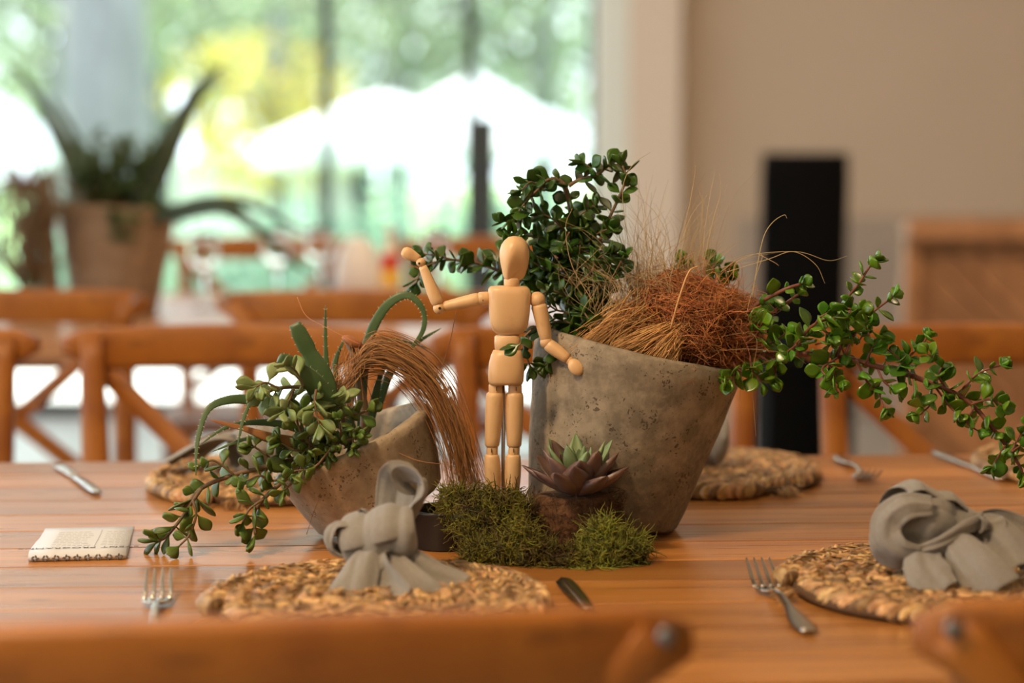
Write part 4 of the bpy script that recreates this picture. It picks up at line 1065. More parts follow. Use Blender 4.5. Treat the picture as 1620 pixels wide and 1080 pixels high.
def aloe_leaf(mb, sp, pts, wpx, Y0, Y1, r2, spines=True, blunt=False, flat=.42, spp=10):
    n = len(pts); P = [at(x, y, Y0 + (Y1 - Y0) * i / (n - 1)) for i, (x, y) in enumerate(pts)]
    path = catmull(P, 8); T, N = frames(path); rings = []; m = 12; w_ = wpx * Y0 / F / 2
    for i, p_ in enumerate(path):
        t = i / (len(path) - 1); wd = w_ * ((1 - t) ** .55 if not blunt else (1 - .35 * t)) * (.85 + .3 * math.sin(PI * min(1, t * 1.5)) if t < .7 else 1)
        if blunt and t > .93: wd *= .8
        wd = max(wd, w_ * .06)
        d = V((0, -1, .25)); d = (d - T[i] * d.dot(T[i])).normalized(); s_ = T[i].cross(d)
        rings.append([p_ + s_ * wd * math.cos(2 * PI * k / m) + d * wd * flat * (math.sin(2 * PI * k / m) - .5 * abs(math.cos(2 * PI * k / m)) ** 2 * -1) for k in range(m)])
        if spines and i % 2 == 1 and t < .96:
            for sg in (-1, 1):
                q = p_ + s_ * wd * sg + d * wd * flat * .5; sp.tube([q - s_ * sg * .0004, q + s_ * sg * .0016 + T[i] * .0008], [.0005, .0001], 4)
    mb.ring_loft(rings)
def aloe():
    r2 = random.Random(9); root = pot_point(SP, -.015, 0, .05)
    t = thing('aloe_plant', root, 'spiny green aloe with cut, curled and drooping leaves growing in the small tipped bowl', 'aloe plant')
    data = [([(522, 650), (510, 600), (488, 555), (466, 512)], 37, 2.08, 2.07, True), ([(525, 655), (500, 610), (470, 582), (441, 566)], 34, 2.06, 2.03, True), ([(530, 660), (519, 606), (515, 540), (515, 482)], 12, 2.12, 2.12, False),
            ([(572, 690), (574, 602), (583, 538), (609, 487), (643, 467), (668, 488), (670, 520), (650, 552), (628, 580)], 17, 2.13, 2.12, False), ([(600, 640), (615, 595), (639, 559), (665, 538), (698, 519)], 13, 2.15, 2.16, False),
            ([(505, 670), (450, 648), (405, 634), (365, 632), (332, 645), (317, 678), (311, 712), (310, 752)], 17, 2.09, 2.03, False), ([(470, 660), (430, 632), (404, 627), (386, 660), (375, 710)], 13, 2.07, 2.03, False),
            ([(500, 700), (455, 704), (400, 692), (336, 714)], 13, 2.07, 2.05, False), ([(500, 690), (450, 672), (400, 668), (357, 676), (318, 702)], 13, 2.10, 2.07, False),
            ([(560, 690), (545, 640), (530, 580), (545, 535)], 17, 2.13, 2.14, False), ([(575, 690), (590, 645), (600, 600), (612, 575)], 18, 2.13, 2.13, False), ([(545, 690), (560, 620), (600, 545), (640, 540), (680, 552)], 8, 2.15, 2.16, False)]
    for pts, w_, Y0, Y1, bl in data:
        mb, sp = MB(), MB(); aloe_leaf(mb, sp, pts, w_, Y0, Y1, r2, blunt=bl)
        o = mb.build('leaf', M['aloe'], t); sp.build('spines', M['spine'], o)
    mb = MB(); aloe_leaf(mb, MB(), [(490, 702), (430, 692), (383, 677), (332, 664)], 17, 2.06, 2.04, r2, spines=False)
    tag(mb.build('leaf', M['aloedry'], t), 'dried reddish leaf')
    mb = MB(); mb.tube(catmull([at(572, 705, 2.11), at(577, 655, 2.105), at(566, 600, 2.11), at(558, 560, 2.115), at(550, 540, 2.12)], 6), [.0048, .0044, .003], 10); mb.build('stalk', M['stembrown'], t)
    mb = MB(); mb.ellip(at(556, 541, 2.11), (.010, .006, .0045), Matrix.Rotation(R(25), 3, 'Y'), 10, 6, .4, 90); tag(mb.build('dried_tip', M['aloedry'], t), 'red dried tip')
aloe()

def jade():
    r2 = random.Random(14); root = pot_point(SP, -.045, -.01, .055)
    t = thing('jade_branches', root, 'jade plant with plump rounded leaves spilling left from the small bowl onto the table', 'jade plant')
    st, lf, pale = MB(), MB(), MB()
    def S(pts, Y0, Y1, r0=.002, r1=.0012, sp=.013, L=.0185, Wd=.0125, dst=None, **kw):
        n = len(pts); P = [at(x, y, Y0 + (Y1 - Y0) * i / (n - 1)) for i, (x, y) in enumerate(pts)]
        P = [V((p_.x, p_.y, max(p_.z, TZ + .006))) for p_ in P]
        sprig(st, dst if dst is not None else lf, P, r0, r1, sp * 1.05, L * 1.32, Wd * 1.28, r2, tip=1.5, th=.0017, cup=.05, lvar=.22, **kw)
    S([(530, 700), (489, 717), (438, 734), (370, 751), (319, 772), (292, 805)], 2.08, 2.04, .0030, .0020, sp=.0135, start=.15, end_tuft=False, L=.0165)
    S([(319, 772), (300, 800), (285, 822), (264, 848), (250, 856)], 2.04, 2.03, .0019, .0013, sp=.010, L=.020, Wd=.0135)
    S([(305, 790), (310, 815), (300, 845), (285, 862)], 2.035, 2.02, .0014, .001, sp=.012, L=.019)
    S([(530, 700), (494, 722), (455, 755), (417, 789), (402, 812), (404, 845)], 2.07, 2.02, .0028, .0016, sp=.0115, start=.15, L=.019, Wd=.0135)
    S([(417, 789), (395, 805), (385, 825)], 2.025, 2.015, .0014, .001, sp=.010, L=.019)
    S([(455, 755), (430, 760), (410, 752), (390, 760)], 2.04, 2.03, .0014, .001, L=.017)
    S([(438, 734), (415, 715), (400, 705)], 2.06, 2.05, .0014, .001, L=.015)
    S([(370, 751), (350, 735), (335, 728), (320, 735)], 2.05, 2.045, .0013, .001, L=.015)
    S([(500, 712), (480, 690), (470, 665), (478, 650)], 2.05, 2.03, .0016, .001, L=.016)
    S([(510, 705), (470, 712), (445, 700)], 2.05, 2.04, .0015, .001, L=.016)
    S([(480, 730), (470, 755), (450, 775)], 2.03, 2.02, .0014, .001, L=.016)
    S([(520, 690), (540, 660), (565, 655), (580, 650)], 2.06, 2.05, .0015, .001, L=.017, Wd=.014)
    S([(530, 700), (515, 720), (495, 740), (465, 745)], 2.04, 2.02, .0014, .001, L=.016)
    S([(550, 700), (536, 640), (515, 618), (480, 612), (440, 614), (421, 622)], 2.07, 2.03, .0026, .0016, sp=.008, L=.020, Wd=.012, dst=pale, start=.25, sidebias=(0, -.3, -.9))
    S([(480, 612), (470, 590), (460, 580)], 2.03, 2.02, .0014, .001, sp=.009, L=.020, dst=pale)
    S([(440, 614), (420, 605), (405, 612)], 2.03, 2.02, .0014, .001, sp=.009, L=.020, dst=pale)
    S([(500, 616), (498, 640), (505, 670)], 2.03, 2.02, .0014, .001, sp=.009, L=.020, dst=pale)
    S([(465, 615), (455, 640), (450, 650)], 2.03, 2.02, .0014, .001, sp=.009, L=.020, dst=pale)
    for k in range(16):
        x, y = r2.uniform(470, 560), r2.uniform(640, 715); a = r2.uniform(0, 6.28)
        S([(x, y), (x + 12 * math.cos(a), y + 12 * math.sin(a)), (x + 26 * math.cos(a), y + 26 * math.sin(a))], r2.uniform(2.04, 2.10), r2.uniform(2.03, 2.08), .0011, .0008, sp=.011, L=.013, Wd=.008)
    st.build('stems', M['stembrown'], t); lf.build('foliage', M['jade'], t); tag(pale.build('pale_foliage', M['sagejade'], t), 'paler grey-green drooping leaves')
jade()

# ------------------------------------------------------------------ succulent and moss
def succulent():
    c = at(915, 782, 2.035); r2 = random.Random(2)
    t = thing('echeveria', V((c.x, c.y, TZ)), 'dusky purple rosette succulent on its bare root ball, in front of the large pot', 'succulent')
    rb = MB(); cz = TZ; z1 = c.z - .002; H = z1 - cz
    rings = []
    for q, k in ((0, .8), (.08, .95), (.3, 1.02), (.6, 1.02), (.88, .98), (1.0, .84)):
        rings.append([])
        for j in range(36):
            a = 2 * PI * j / 36; rr = .043 * k * (1 + .10 * noise.noise(V((math.cos(a) * 3, math.sin(a) * 3, q * 4))))
            rings[-1].append(V((c.x - .004 + rr * math.cos(a), c.y + .012 + rr * .72 * math.sin(a), cz + H * q)))
    rb.ring_loft(rings)
    def f(r_):
        a = r_.uniform(0, 6.28); z = cz + r_.random() * H; k = r_.uniform(1.0, 1.1); p0 = V((c.x - .004 + .043 * k * math.cos(a), c.y + .012 + .029 * k * math.sin(a), z)); return [p0, p0 + rv(r_, .003), p0 + rv(r_, .005), p0 + rv(r_, .006)]
    strands(rb, 700, f, .0003, 3, 3, 4)
    rb.build('root_ball', M['rootball'], t)
    def ros(n, tilt, L, Wd, m, name, z, ph, tw=0):
        mb = MB()
        for k in range(n):
            a = 2 * PI * k / n + ph + r2.gauss(0, .08); e = R(tilt + r2.gauss(0, 5)); l = L * r2.uniform(.88, 1.1)
            out = V((math.cos(a), math.sin(a), 0)); d = out * math.cos(e) + V((0, 0, math.sin(e)))
            up = -out * math.sin(e) + V((0, 0, math.cos(e)))
            s_ = d.cross(up); rings = []
            for t_ in (0, .1, .25, .45, .62, .76, .87, .94, 1):
                w_ = (math.sin(PI * min(1, (t_ * .86 + .12)) ** 1.1) ** .95 if t_ < 1 else .02); w_ = max(w_, .03); hw = Wd / 2 * w_
                p_ = c + V((0, 0, z)) + out * .004 + d * l * t_ + up * l * (.18 * t_ * t_)
                rings.append([p_ + s_ * hw + up * hw * .35, p_ + s_ * hw * .5 + up * hw * .02, p_ - up * .0, p_ - s_ * hw * .5 + up * hw * .02, p_ - s_ * hw + up * hw * .35, p_ - s_ * hw * .5 - up * .0022 * w_, p_ - up * .003 * w_, p_ + s_ * hw * .5 - up * .0022 * w_])
            mb.ring_loft(rings)
        return mb.build(name, m, t)
    ros(11, 20, .058, .029, M['echev'], 'outer_leaves', .000, .15)
    ros(9, 36, .050, .029, M['echev'], 'middle_leaves', .003, .45)
    ros(6, 54, .034, .022, M['echev'], 'dark_inner_leaves', .005, .35)
    tag(ros(7, 44, .052, .019, M['echevg'], 'rosette_heart', .008, .6), 'pale green centre leaves')
    ros(5, 68, .038, .013, M['echevg'], 'rosette_tip', .010, .2)
succulent()

def moss(name_lbl, blobs, n, m, seed, r=.00046, ln=.014):
    r2 = random.Random(seed); base = MB()
    xs = sum(b[0].x for b in blobs) / len(blobs); ys = sum(b[0].y for b in blobs) / len(blobs)
    t = thing('moss_clump', V((xs, ys, TZ)), name_lbl, 'moss'); 
    for c, rad in blobs: base.ellip(c, [q * .86 for q in rad], None, 20, 12, .45, 55)
    for i, v in enumerate(base.v): base.v[i] = V((v.x, v.y, max(v.z, TZ + .0005)))
    base.build('cushion', M['mossbase'], t)
    s = MB()
    for k in range(n):
        c, rad = blobs[r2.randrange(len(blobs))]; q = rv(r2).normalized(); q.z = abs(q.z) if r2.random() < .55 else q.z
        if q.y > .5: q.y *= -1
        nv = noise.noise(q * 3.1 + c * 30)
        if nv < -.12 and r2.random() < .75: continue
        p = c + V((q.x * rad[0], q.y * rad[1], q.z * rad[2])) * .86 * (1 + .5 * nv)
        d = (q * .6 + rv(r2, .9)).normalized(); pts = [p]; step = ln * r2.uniform(.5, 1.4) / 7; Rm = Matrix.Rotation(r2.uniform(-1.5, 1.5), 3, rv(r2).normalized())
        for j in range(8):
            d = (Rm @ d + rv(r2, .15) + q * .06).normalized(); p = p + d * step; pts.append(V((p.x, p.y, max(p.z, TZ + .0008))))
        s.tube(pts, [r * 1.3, r * 1.1, r * .5], 3, caps=False)
        if r2.random() < .5:
            for j in (2, 4): s.tube([pts[j], pts[j] + rv(r2, .0016)], [r * 1.3, r * .4], 3, caps=False)
    s.build('strands', m, t)
def B(px, py, Y, rx, ry, rz): return (at(px, py, Y), (rx, ry, rz))
moss('dark green moss heaped around the feet of the wooden figure', [B(755, 812, 2.045, .030, .026, .024), B(722, 815, 2.06, .016, .02, .022), B(800, 815, 2.04, .026, .024, .024), B(770, 840, 2.03, .032, .024, .024), B(820, 835, 2.03, .02, .02, .026), B(720, 795, 2.07, .014, .012, .012)], 4200, M['moss'], 51)
moss('low olive moss in front of the root ball, touching the near placemat', [B(790, 872, 2.0, .034, .02, .014), B(840, 880, 1.99, .028, .018, .015), B(825, 856, 2.0, .022, .016, .016), B(885, 888, 1.985, .028, .015, .012), B(770, 880, 2.0, .02, .014, .010)], 3400, M['moss'], 52)
moss('bright yellow-green moss at the right foot of the large pot', [B(956, 872, 1.995, .024, .018, .021), B(975, 878, 1.99, .022, .018, .018), B(938, 893, 1.98, .022, .014, .010), B(1000, 868, 2.0, .012, .012, .010), B(955, 850, 2.0, .014, .012, .016)], 2800, M['mossbright'], 53, ln=.017)

# ------------------------------------------------------------------ napkins
def ribbon(mb, ctr, wdir, width, curl=.25, waves=.0, nf=2., seed=0, n=14, sub=7):
    """cloth strip: ctr control points, wdir matching width directions; section is arched (curl) and rippled (waves)"""
    m = len(ctr); P = catmull(ctr, sub); Wd = catmull([V(q) for q in wdir], sub); rows = []; T, _ = frames(P)
    for i, p in enumerate(P):
        t = i / (len(P) - 1); wv = Wd[i]; wv = wv - T[i] * wv.dot(T[i]); wv = wv.normalized(); nn = T[i].cross(wv); w_ = lerp_list(width, t); cu = lerp_list(curl, t); am = lerp_list(waves, t); row = []
        for k in range(n + 1):
            u = -1 + 2 * k / n
            off = cu * w_ * (1 - u * u) + am * math.sin(nf * PI * u + seed + t * 2.2) + am * .4 * math.sin(nf * 2.3 * PI * u + seed * 2 - t * 3)
            row.append(p + wv * (w_ * u * (1 - .25 * abs(cu))) + nn * off)
        rows.append(row)
    mb.sheet(rows)
def cloth(name, mb, parent):
    o = mb.build(name, M['linen'], parent); mod(o, 'SOLIDIFY', thickness=.0013, offset=0); mod(o, 'SUBSURF', levels=1, render_levels=1); return o
def knotwrap(c, ax, r_a, r_b, w_, seed, lump=.12, turns=1.25):
    """a broad band of folded cloth wound round an axis"""
    mb = MB(); ax = V(ax).normalized(); u = V((0, 0, 1)); u = (u - ax * u.dot(ax)).normalized(); v = ax.cross(u); rows = []
    N_ = 44; n = 14
    for i in range(N_ + 1):
        a = 2 * PI * turns * i / N_; k = 1 + .10 * i / N_; row = []
        for j in range(n + 1):
            s_ = -1 + 2 * j / n; bulge = (1 - abs(s_) ** 2.6) ** .5 if abs(s_) < 1 else 0
            fold = .0022 * math.sin(s_ * 7 + seed + a * .7) + .001 * math.sin(s_ * 15 + a)
            ra = (r_a * (.70 + .30 * bulge) + fold) * k * (1 + lump * noise.noise(V((math.cos(a), math.sin(a), seed)))); rb = (r_b * (.70 + .30 * bulge) + fold) * k
            row.append(V(c) + u * ra * math.cos(a) + v * rb * math.sin(a) + ax * (s_ * w_ * (1 + .12 * math.sin(a + seed)) + .006 * math.sin(a)))
        rows.append(row)
    mb.sheet(rows); return mb
def core_(c, rad, rot=0):
    mb = MB(); mb.ellip(c, rad, Matrix.Rotation(rot, 3, 'Z'), 24, 16, .3, 60); return mb
NG = 'grey linen napkins tied in a knot'
def front_napkin():
    Yc = 1.86; c = at(598, 853, Yc)
    t = thing('knotted_napkin', V((c.x, c.y, TZ + .02)), 'grey linen napkin knotted with a tall loop, on the placemat before the small pot', 'napkin', NG)
    cloth('knot', knotwrap(c + V((.002, 0, 0)), (.88, -.25, .26), .026, .028, .034, 1.0), t)
    cloth('inner_folds', core_(c, (.030, .022, .020)), t)
    m = MB(); ribbon(m, [at(618, 838, Yc + .012), at(620, 800, Yc + .014), at(628, 768, Yc + .012), at(645, 752, Yc), at(668, 762, Yc - .008), at(668, 785, Yc - .004), at(652, 815, Yc + .0), at(640, 840, Yc + .004)],
                      [(1, -.3, .1), (1, -.3, .25), (1, -.5, .35), (.5, -1, .5), (.1, -1, .4), (-.1, -1, .25), (-.3, -1, .1), (-.3, -1, 0)], [.014, .018, .022, .021, .020, .018, .016, .013], curl=[.2, .35, .25, .1, .25, .3, .2], waves=.0012, nf=2, seed=1); cloth('upper_loop', m, t)
    m = MB(); ribbon(m, [at(600, 842, Yc + .01), at(580, 822, Yc + .006), at(572, 806, Yc)], [(1, 0, -.5), (1, -.2, -.5), (1, -.2, -.6)], [.016, .013, .003], curl=.4, waves=.001, seed=2); cloth('corner_tip', m, t)
    m = MB(); ribbon(m, [at(585, 858, Yc + .01), at(555, 838, Yc), at(530, 835, Yc - .002), at(521, 850, Yc - .004), at(530, 868, Yc - .004), at(560, 875, Yc)], [(0, -1, .4), (.1, -1, .5), (.2, -1, .3), (.2, -1, 0), (.2, -1, -.2), (.1, -1, -.2)], [.014, .016, .016, .015, .014, .012], curl=.2, waves=.0022, nf=2.5, seed=3); cloth('left_fold', m, t)
    # tails falling forward
    m = MB(); ribbon(m, [at(590, 872, Yc - .012), at(575, 892, Yc - .032), at(562, 922, Yc - .052), at(552, 956, Yc - .068)], [(1, -.2, .1), (1, -.2, .2), (1, -.2, .0), (1, -.1, -.1)], [.014, .020, .022, .026], curl=[.4, .5, .35, .15], waves=.0012, seed=4); cloth('tail', m, t)
    m = MB(); ribbon(m, [at(603, 880, Yc - .018), at(590, 886, Yc - .045), at(600, 912, Yc - .060), at(622, 945, Yc - .085)], [(.9, -.5, .5), (.8, -.5, .7), (.9, -.3, .5), (1, -.2, .1)], [.012, .017, .018, .020], curl=[.5, -.75, -.75, -.4], waves=.0006, seed=5); cloth('tail', m, t)
    m = MB(); ribbon(m, [at(615, 878, Yc - .010), at(640, 890, Yc - .028), at(672, 908, Yc - .040), at(712, 922, Yc - .046), at(726, 930, Yc - .05)], [(.2, -.6, -1), (.3, -.6, -.9), (.2, -.8, -.8), (.1, -.9, -.7), (.1, -.9, -.7)], [.012, .017, .019, .018, .017], curl=[.4, .35, .2, .12, .05], waves=.0016, nf=1.6, seed=6); cloth('tail', m, t)
    m = MB(); ribbon(m, [at(612, 882, Yc - .018), at(628, 902, Yc - .040), at(650, 930, Yc - .060), at(675, 958, Yc - .075)], [(1, -.2, .2), (1, -.2, .3), (1, -.3, .2), (1, -.3, 0)], [.012, .016, .020, .022], curl=[.4, .5, .35, .15], waves=.0018, nf=2, seed=7); cloth('tail', m, t)
front_napkin()
def right_napkin():
    Yc = 1.865; c = at(1470, 835, Yc)
    t = thing('knotted_napkin', V((c.x, c.y, TZ + .02)), 'grey linen napkin knotted into a big rounded bundle on the right placemat', 'napkin', NG)
    cloth('knot', knotwrap(c + V((-.002, .004, .001)), (.92, .15, -.42), .031, .028, .034, 2.0, turns=1.1), t)
    cloth('inner_folds', core_(c + V((-.004, .001, 0)), (.042, .029, .029)), t)
    cloth('left_fold', core_(c + V((-.032, -.004, -.010)), (.020, .020, .023)), t)
    m = MB(); ribbon(m, [at(1475, 800, Yc - .026), at(1432, 802, Yc - .026), at(1406, 822, Yc - .022), at(1404, 848, Yc - .024), at(1424, 868, Yc - .030), at(1456, 874, Yc - .034)], [(.2, -.5, -.9), (.5, -.6, -.7), (.9, -.5, -.15), (.9, -.5, .2), (.5, -.6, .7), (.1, -.6, .8)], [.010, .015, .0165, .0165, .015, .010], curl=[.3, .4, .42, .42, .4, .3], waves=.0010, nf=2, seed=1); cloth('left_loop', m, t)
    m = MB(); ribbon(m, [at(1440, 875, Yc - .03), at(1480, 862, Yc - .038), at(1520, 838, Yc - .032), at(1552, 822, Yc - .015)], [(.3, -.2, 1), (.3, -.2, 1), (.3, -.2, 1), (.2, -.2, 1)], [.004, .007, .009, .010], curl=.5, waves=.001, seed=2); cloth('crossing_fold', m, t)
    m = MB(); ribbon(m, [at(1478, 866, Yc - .025), at(1462, 885, Yc - .040), at(1470, 910, Yc - .058), at(1492, 935, Yc - .075)], [(1, -.2, .1), (1, -.2, .1), (1, -.3, .1), (1, -.3, .15)], [.010, .019, .022, .016], curl=[.3, .3, .25, .1], waves=.0012, nf=1.4, seed=3); cloth('tail', m, t)
    m = MB(); ribbon(m, [at(1500, 845, Yc - .022), at(1520, 868, Yc - .040), at(1550, 905, Yc - .062), at(1578, 940, Yc - .078)], [(1, -.3, .4), (1, -.3, .5), (1, -.3, .4), (1, -.3, .3)], [.009, .018, .024, .026], curl=[.5, .45, .35, .25], waves=.0012, nf=1.5, seed=4); cloth('tail', m, t)
    m = MB(); ribbon(m, [at(1520, 838, Yc - .012), at(1560, 835, Yc - .014), at(1585, 862, Yc - .028), at(1612, 905, Yc - .055)], [(.6, -.5, .9), (.7, -.5, .8), (1, -.3, .4), (1, -.2, .1)], [.010, .017, .024, .024], curl=[.4, .5, .45, .3], waves=.0016, nf=1.5, seed=5); cloth('tail', m, t)
    m = MB(); ribbon(m, [at(1525, 828, Yc), at(1570, 822, Yc), at(1610, 842, Yc - .005), at(1645, 880, Yc - .02)], [(.3, -.6, .9), (.4, -.6, .8), (.7, -.6, .6), (1, -.5, .2)], [.010, .016, .021, .022], curl=[.4, .3, .4, .3], waves=.002, nf=2, seed=6); cloth('tail', m, t)
    m = MB(); ribbon(m, [at(1560, 826, Yc - .018), at(1567, 826, Yc - .024), at(1571, 830, Yc - .026), at(1567, 835, Yc - .026), at(1562, 832, Yc - .024)], [(.6, -.2, -.2)] * 5, .012, curl=0, waves=.0002); cloth('curled_corner', m, t)
right_napkin()
def far_napkin(x0, y0, dx, label, Y):
    c = at(x0, y0, Y); c.z = TZ + .045
    t = thing('knotted_napkin', V((c.x, c.y, TZ + .02)), label, 'napkin', NG)
    cloth('knot', knotwrap(c, (1, .2 * dx, .2), .026, .026, .032, 3.0 + dx), t); cloth('inner_folds', core_(c, (.03, .022, .021)), t)
    for k, (a, l) in enumerate(((2.6, .10), (3.3, .11), (.3, .09), (-.3, .10)) if dx > 0 else ((2.6, .10), (3.3, .11))):
        d = V((math.cos(a) * 1, math.sin(a) * .5, 0)) * (1 if dx > 0 else 1); e = c + d * l; e.z = TZ + .026
        m = MB(); ribbon(m, [c + d * .02, c + d * l * .5 + V((0, 0, .006)), e], [(-d.y, d.x, .2)] * 3, [.010, .020, .028], curl=[.5, .4, .15], waves=.0022, nf=2, seed=k); cloth('tail', m, t)
far_napkin(415, 700, 1, 'grey linen napkin on the far left placemat, half hidden by the jade and aloe', 2.42)
far_napkin(1108, 700, -1, 'grey linen napkin on the far placemat, its end peeping out right of the big pot', 2.46)

# ------------------------------------------------------------------ things on the back table
def far_planter():
    Y = 4.62; cx = txy(178, Y); c = V((cx, Y, TZ))
    t = thing('concrete_planter', c, 'tall tan concrete planter on the back table at the left', 'plant pot')
    b = MB(); b.lathe([(.001, 0), (.088, 0), (.092, .004), (.104, .08), (.118, .16), (.127, .236), (.124, .240), (.112, .240), (.109, .234), (.100, .16), (.08, .02), (.001, .02)], 60, Matrix.Translation(c) @ Matrix.Rotation(R(3), 4, 'Y'), .001); b.build('bowl', M['planter'], t)
    s = MB(); s.lathe([(.001, .215), (.105, .212), (.10, .205), (.001, .205)], 32, Matrix.Translation(c), .003); s.build('soil', M['soil'], t)
    r2 = random.Random(77)
    a = thing('large_aloe', c + V((0, 0, .215)), 'dark long-leaved aloe in the tan planter, with pointed and drooping leaves', 'aloe plant')
    for pts, w_, Y0, Y1 in ([[(215, 330), (240, 285), (275, 215), (310, 150), (352, 104)], 52, 4.60, 4.62], [[(150, 330), (120, 270), (85, 200), (50, 140), (12, 96)], 30, 4.62, 4.70], [[(160, 330), (140, 270), (115, 210), (80, 150)], 26, 4.66, 4.8],
                            [[(230, 345), (290, 335), (350, 328), (400, 355), (445, 400), (500, 440)], 30, 4.55, 4.42], [[(240, 345), (320, 320), (390, 322), (440, 345), (500, 375)], 20, 4.62, 4.60],
                            [[(120, 345), (70, 320), (30, 290), (8, 300), (2, 360), (0, 420)], 16, 4.55, 4.45], [[(180, 330), (175, 280), (190, 230), (215, 215)], 18, 4.7, 4.75]):
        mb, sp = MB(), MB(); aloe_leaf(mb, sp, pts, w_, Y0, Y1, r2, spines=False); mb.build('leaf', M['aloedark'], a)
    g = thing('bushy_jade', c + V((-.02, 0, .22)), 'green bushy plant, darkened for its backlit shade, filling the top of the tan planter', 'plant')
    st, lf = MB(), MB()
    for k in range(46):
        x0, y0 = r2.uniform(120, 230), r2.uniform(300, 345); x1 = 165 + (x0 - 165) * 1.35 + r2.gauss(0, 22); y1 = r2.uniform(205, 330) + abs(x1 - 170) * .35
        P = [at(x0, y0, 4.62 + r2.uniform(-.08, .08)), at((x0 + x1) / 2, (y0 + y1) / 2 - 8, 4.6), at(x1, y1, 4.6 + r2.uniform(-.1, .1))]
        sprig(st, lf, P, .002, .001, .016, .026, .016, r2, th=.002)
    for k in range(5):
        x0 = 185 + r2.gauss(0, 10); P = [at(x0, 325, 4.5), at(x0 + 4, 345, 4.48), at(x0 + 8 + r2.gauss(0, 5), 372, 4.48)]; sprig(st, lf, P, .0015, .001, .014, .02, .013, r2)
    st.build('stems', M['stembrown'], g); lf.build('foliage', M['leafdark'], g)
    d = thing('dried_twigs', V((txy(45, 4.5), 4.5, TZ)), 'dark brown tangle of dried twigs at the left edge beside the tan planter', 'dried twigs')
    b = MB()
    def f(r_):
        x0 = r_.uniform(30, 80); return [at(x0, 455, 4.5), at(x0 + r_.gauss(0, 20), 390, 4.5 + r_.gauss(0, .03)), at(45 + r_.gauss(0, 28), 320, 4.5 + r_.gauss(0, .04)), at(45 + r_.gauss(0, 34), 275 + r_.gauss(0, 14), 4.5)]
    strands(b, 90, f, .0022, 5, 60); b.build('twigs', M['stembrown'], d)
    bb = MB(); bb.tube([V((txy(80, 4.5), 4.5, TZ)), at(72, 275, 4.5)], [.02, .012], 10); bb.build('stem_post', M['stembrown'], d)
    pt = MB(); c2 = V((txy(45, 4.5), 4.5, TZ)); pt.lathe([(.001, 0), (.045, 0), (.048, .003), (.055, .06), (.052, .062), (.045, .004), (.001, .004)], 32, Matrix.Translation(c2)); pt.build('bowl', M['frame'], d)
far_planter()

def bottle():
    Y = 4.6; c = V((txy(617, Y), Y, TZ)); t = thing('labelled_bottle', c, 'pale bottle with a red and yellow label on the back table', 'bottle')
    sc = .001 * (Y / F * 1000)
    b = MB(); b.lathe([(.001, 0), (.019, 0), (.0215, .003), (.0215, .128), (.018, .142), (.009, .158), (.008, .172), (.001, .174)], 32, Matrix.Translation(c)); b.build('body', M['wallpale'], t)
    l = MB(); l.lathe([(.0217, .100), (.0222, .101), (.0222, .133), (.0217, .134)], 32, Matrix.Translation(c)); tag(l.build('label_top', M['red'], t), 'red upper half of the label')
    l = MB(); l.lathe([(.0217, .062), (.0222, .063), (.0222, .100), (.0217, .100)], 32, Matrix.Translation(c)); tag(l.build('label_bottom', M['yellow'], t), 'yellow lower half of the label')
    k = MB(); k.lathe([(.001, .172), (.0095, .172), (.0095, .190), (.008, .192), (.001, .192)], 24, Matrix.Translation(c)); k.build('cap', M['wallpale'], t)
bottle()
def wineglass():
    t = thing('wine_glass', (0, 0, 0))
    b = MB(); b.lathe([(.001, .001), (.030, .001), (.031, .003), (.006, .006), (.0035, .015), (.0035, .07), (.008, .078), (.026, .095), (.034, .12), (.033, .15), (.028, .17), (.027, .17), (.0318, .15), (.0325, .12), (.025, .097), (.006, .081), (.001, .080)], 36); b.build('glass_body', M['clear'], t, world=False)
    return t
g0 = wineglass(); first = True
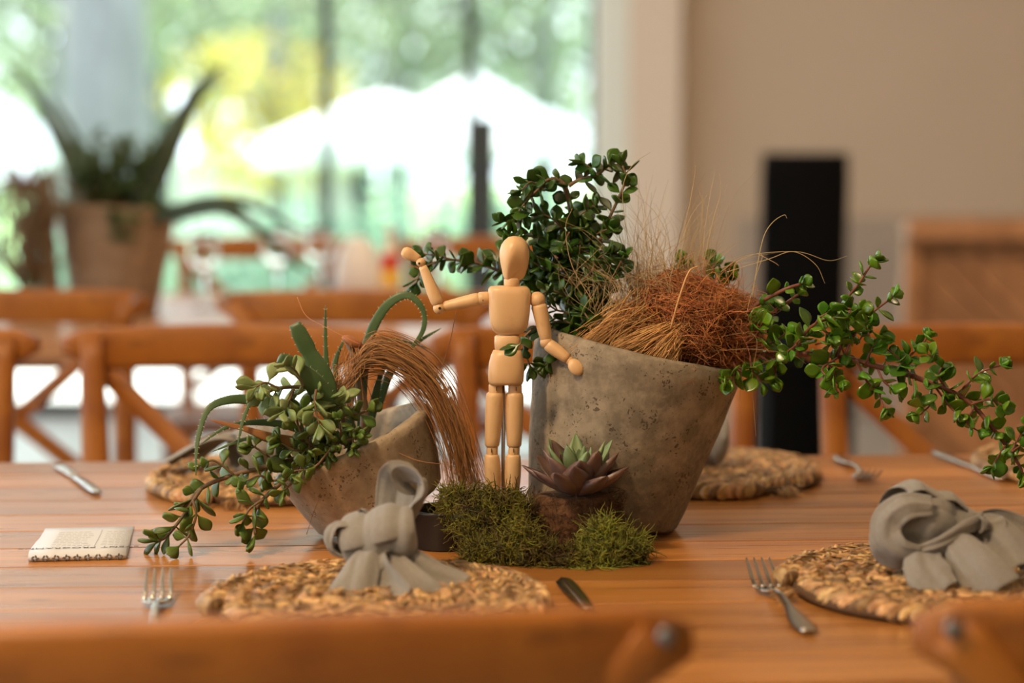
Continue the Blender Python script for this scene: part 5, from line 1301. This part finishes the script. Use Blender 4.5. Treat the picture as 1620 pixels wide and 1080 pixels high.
for px, Y, lb in ((322, 4.75, 'wine glass on the back table between the planter and the near chair rail'), (438, 4.9, 'wine glass on the back table below the drooping planter leaves'), (505, 5.0, 'wine glass on the back table left of the white folded napkin'), (690, 4.9, 'wine glass on the back table behind the raised wooden hand')):
    o = g0 if first else copy_tree(g0); first = False; o.location = (txy(px, Y), Y, TZ); tag(o, lb, 'wine glass', 'glasses on the back table')
def white_napkin():
    Y = 4.95; c = V((txy(565, Y), Y, TZ)); b = MB(); rings = []
    for z, k in ((.0, 1), (.07, .98), (.115, .82), (.142, .5), (.155, .15)):
        rings.append([c + V((.055 * k * math.cos(2 * PI * j / 24) * (1 + .05 * math.sin(5 * 2 * PI * j / 24)), .035 * k * math.sin(2 * PI * j / 24), z)) for j in range(24)])
    b.ring_loft(rings); tag(b.build('white_folded_napkin', M['white']), 'rounded white folded napkin left of the red-labelled bottle', 'napkin')
white_napkin()

# ------------------------------------------------------------------ black high-backed chair by the wall
def black_chair():
    Y = 6.9; xl, xr = at(1207, 300, Y).x, at(1346, 300, Y).x; cx = (xl + xr) / 2; w_ = xr - xl; zt = at(1275, 246, Y).z
    t = thing('black_high_back_chair', (cx, Y, 0), 'tall black upholstered chair standing by the beige wall', 'chair')
    b = MB(); rings = []
    for i in range(9):
        q = i / 8; z = .45 + (zt - .45) * q; k = 1 - .04 * (1 - q); yy = Y + .05 * q; xo = -.012 * (1 - q); e = .02
        hw = w_ / 2 * k * (1 if i < 8 else .97); zz = z
        rings.append([V((cx + xo + sx * hw, yy + sy, zz + (.008 * abs(1) if i == 8 else 0))) for sx, sy in ((-1, -.02), (-.9, -.035), (0, -.032 + .012), (.9, -.035), (1, -.02), (1, .02), (.9, .035), (0, .03), (-.9, .035), (-1, .02))])
    b.ring_loft(rings); b.build('backrest', M['blackfab'], t)
    MB().box((cx - .02, Y - .19, .44), (.30, .40, .09), e=.02).build('seat', M['blackfab'], t)
    sk = MB(); sk.box((cx - .03, Y - .19, .22), (.27, .36, .36), e=.01); sk.build('skirt', M['blackfab'], t, False)
    for sx in (-1, 1):
        for sy in (0, 1): MB().box((cx - .03 + sx * .12, Y - .35 + sy * .33, .03), (.03, .03, .06), e=.003).build('leg', M['blackfab'], t, False)
black_chair()
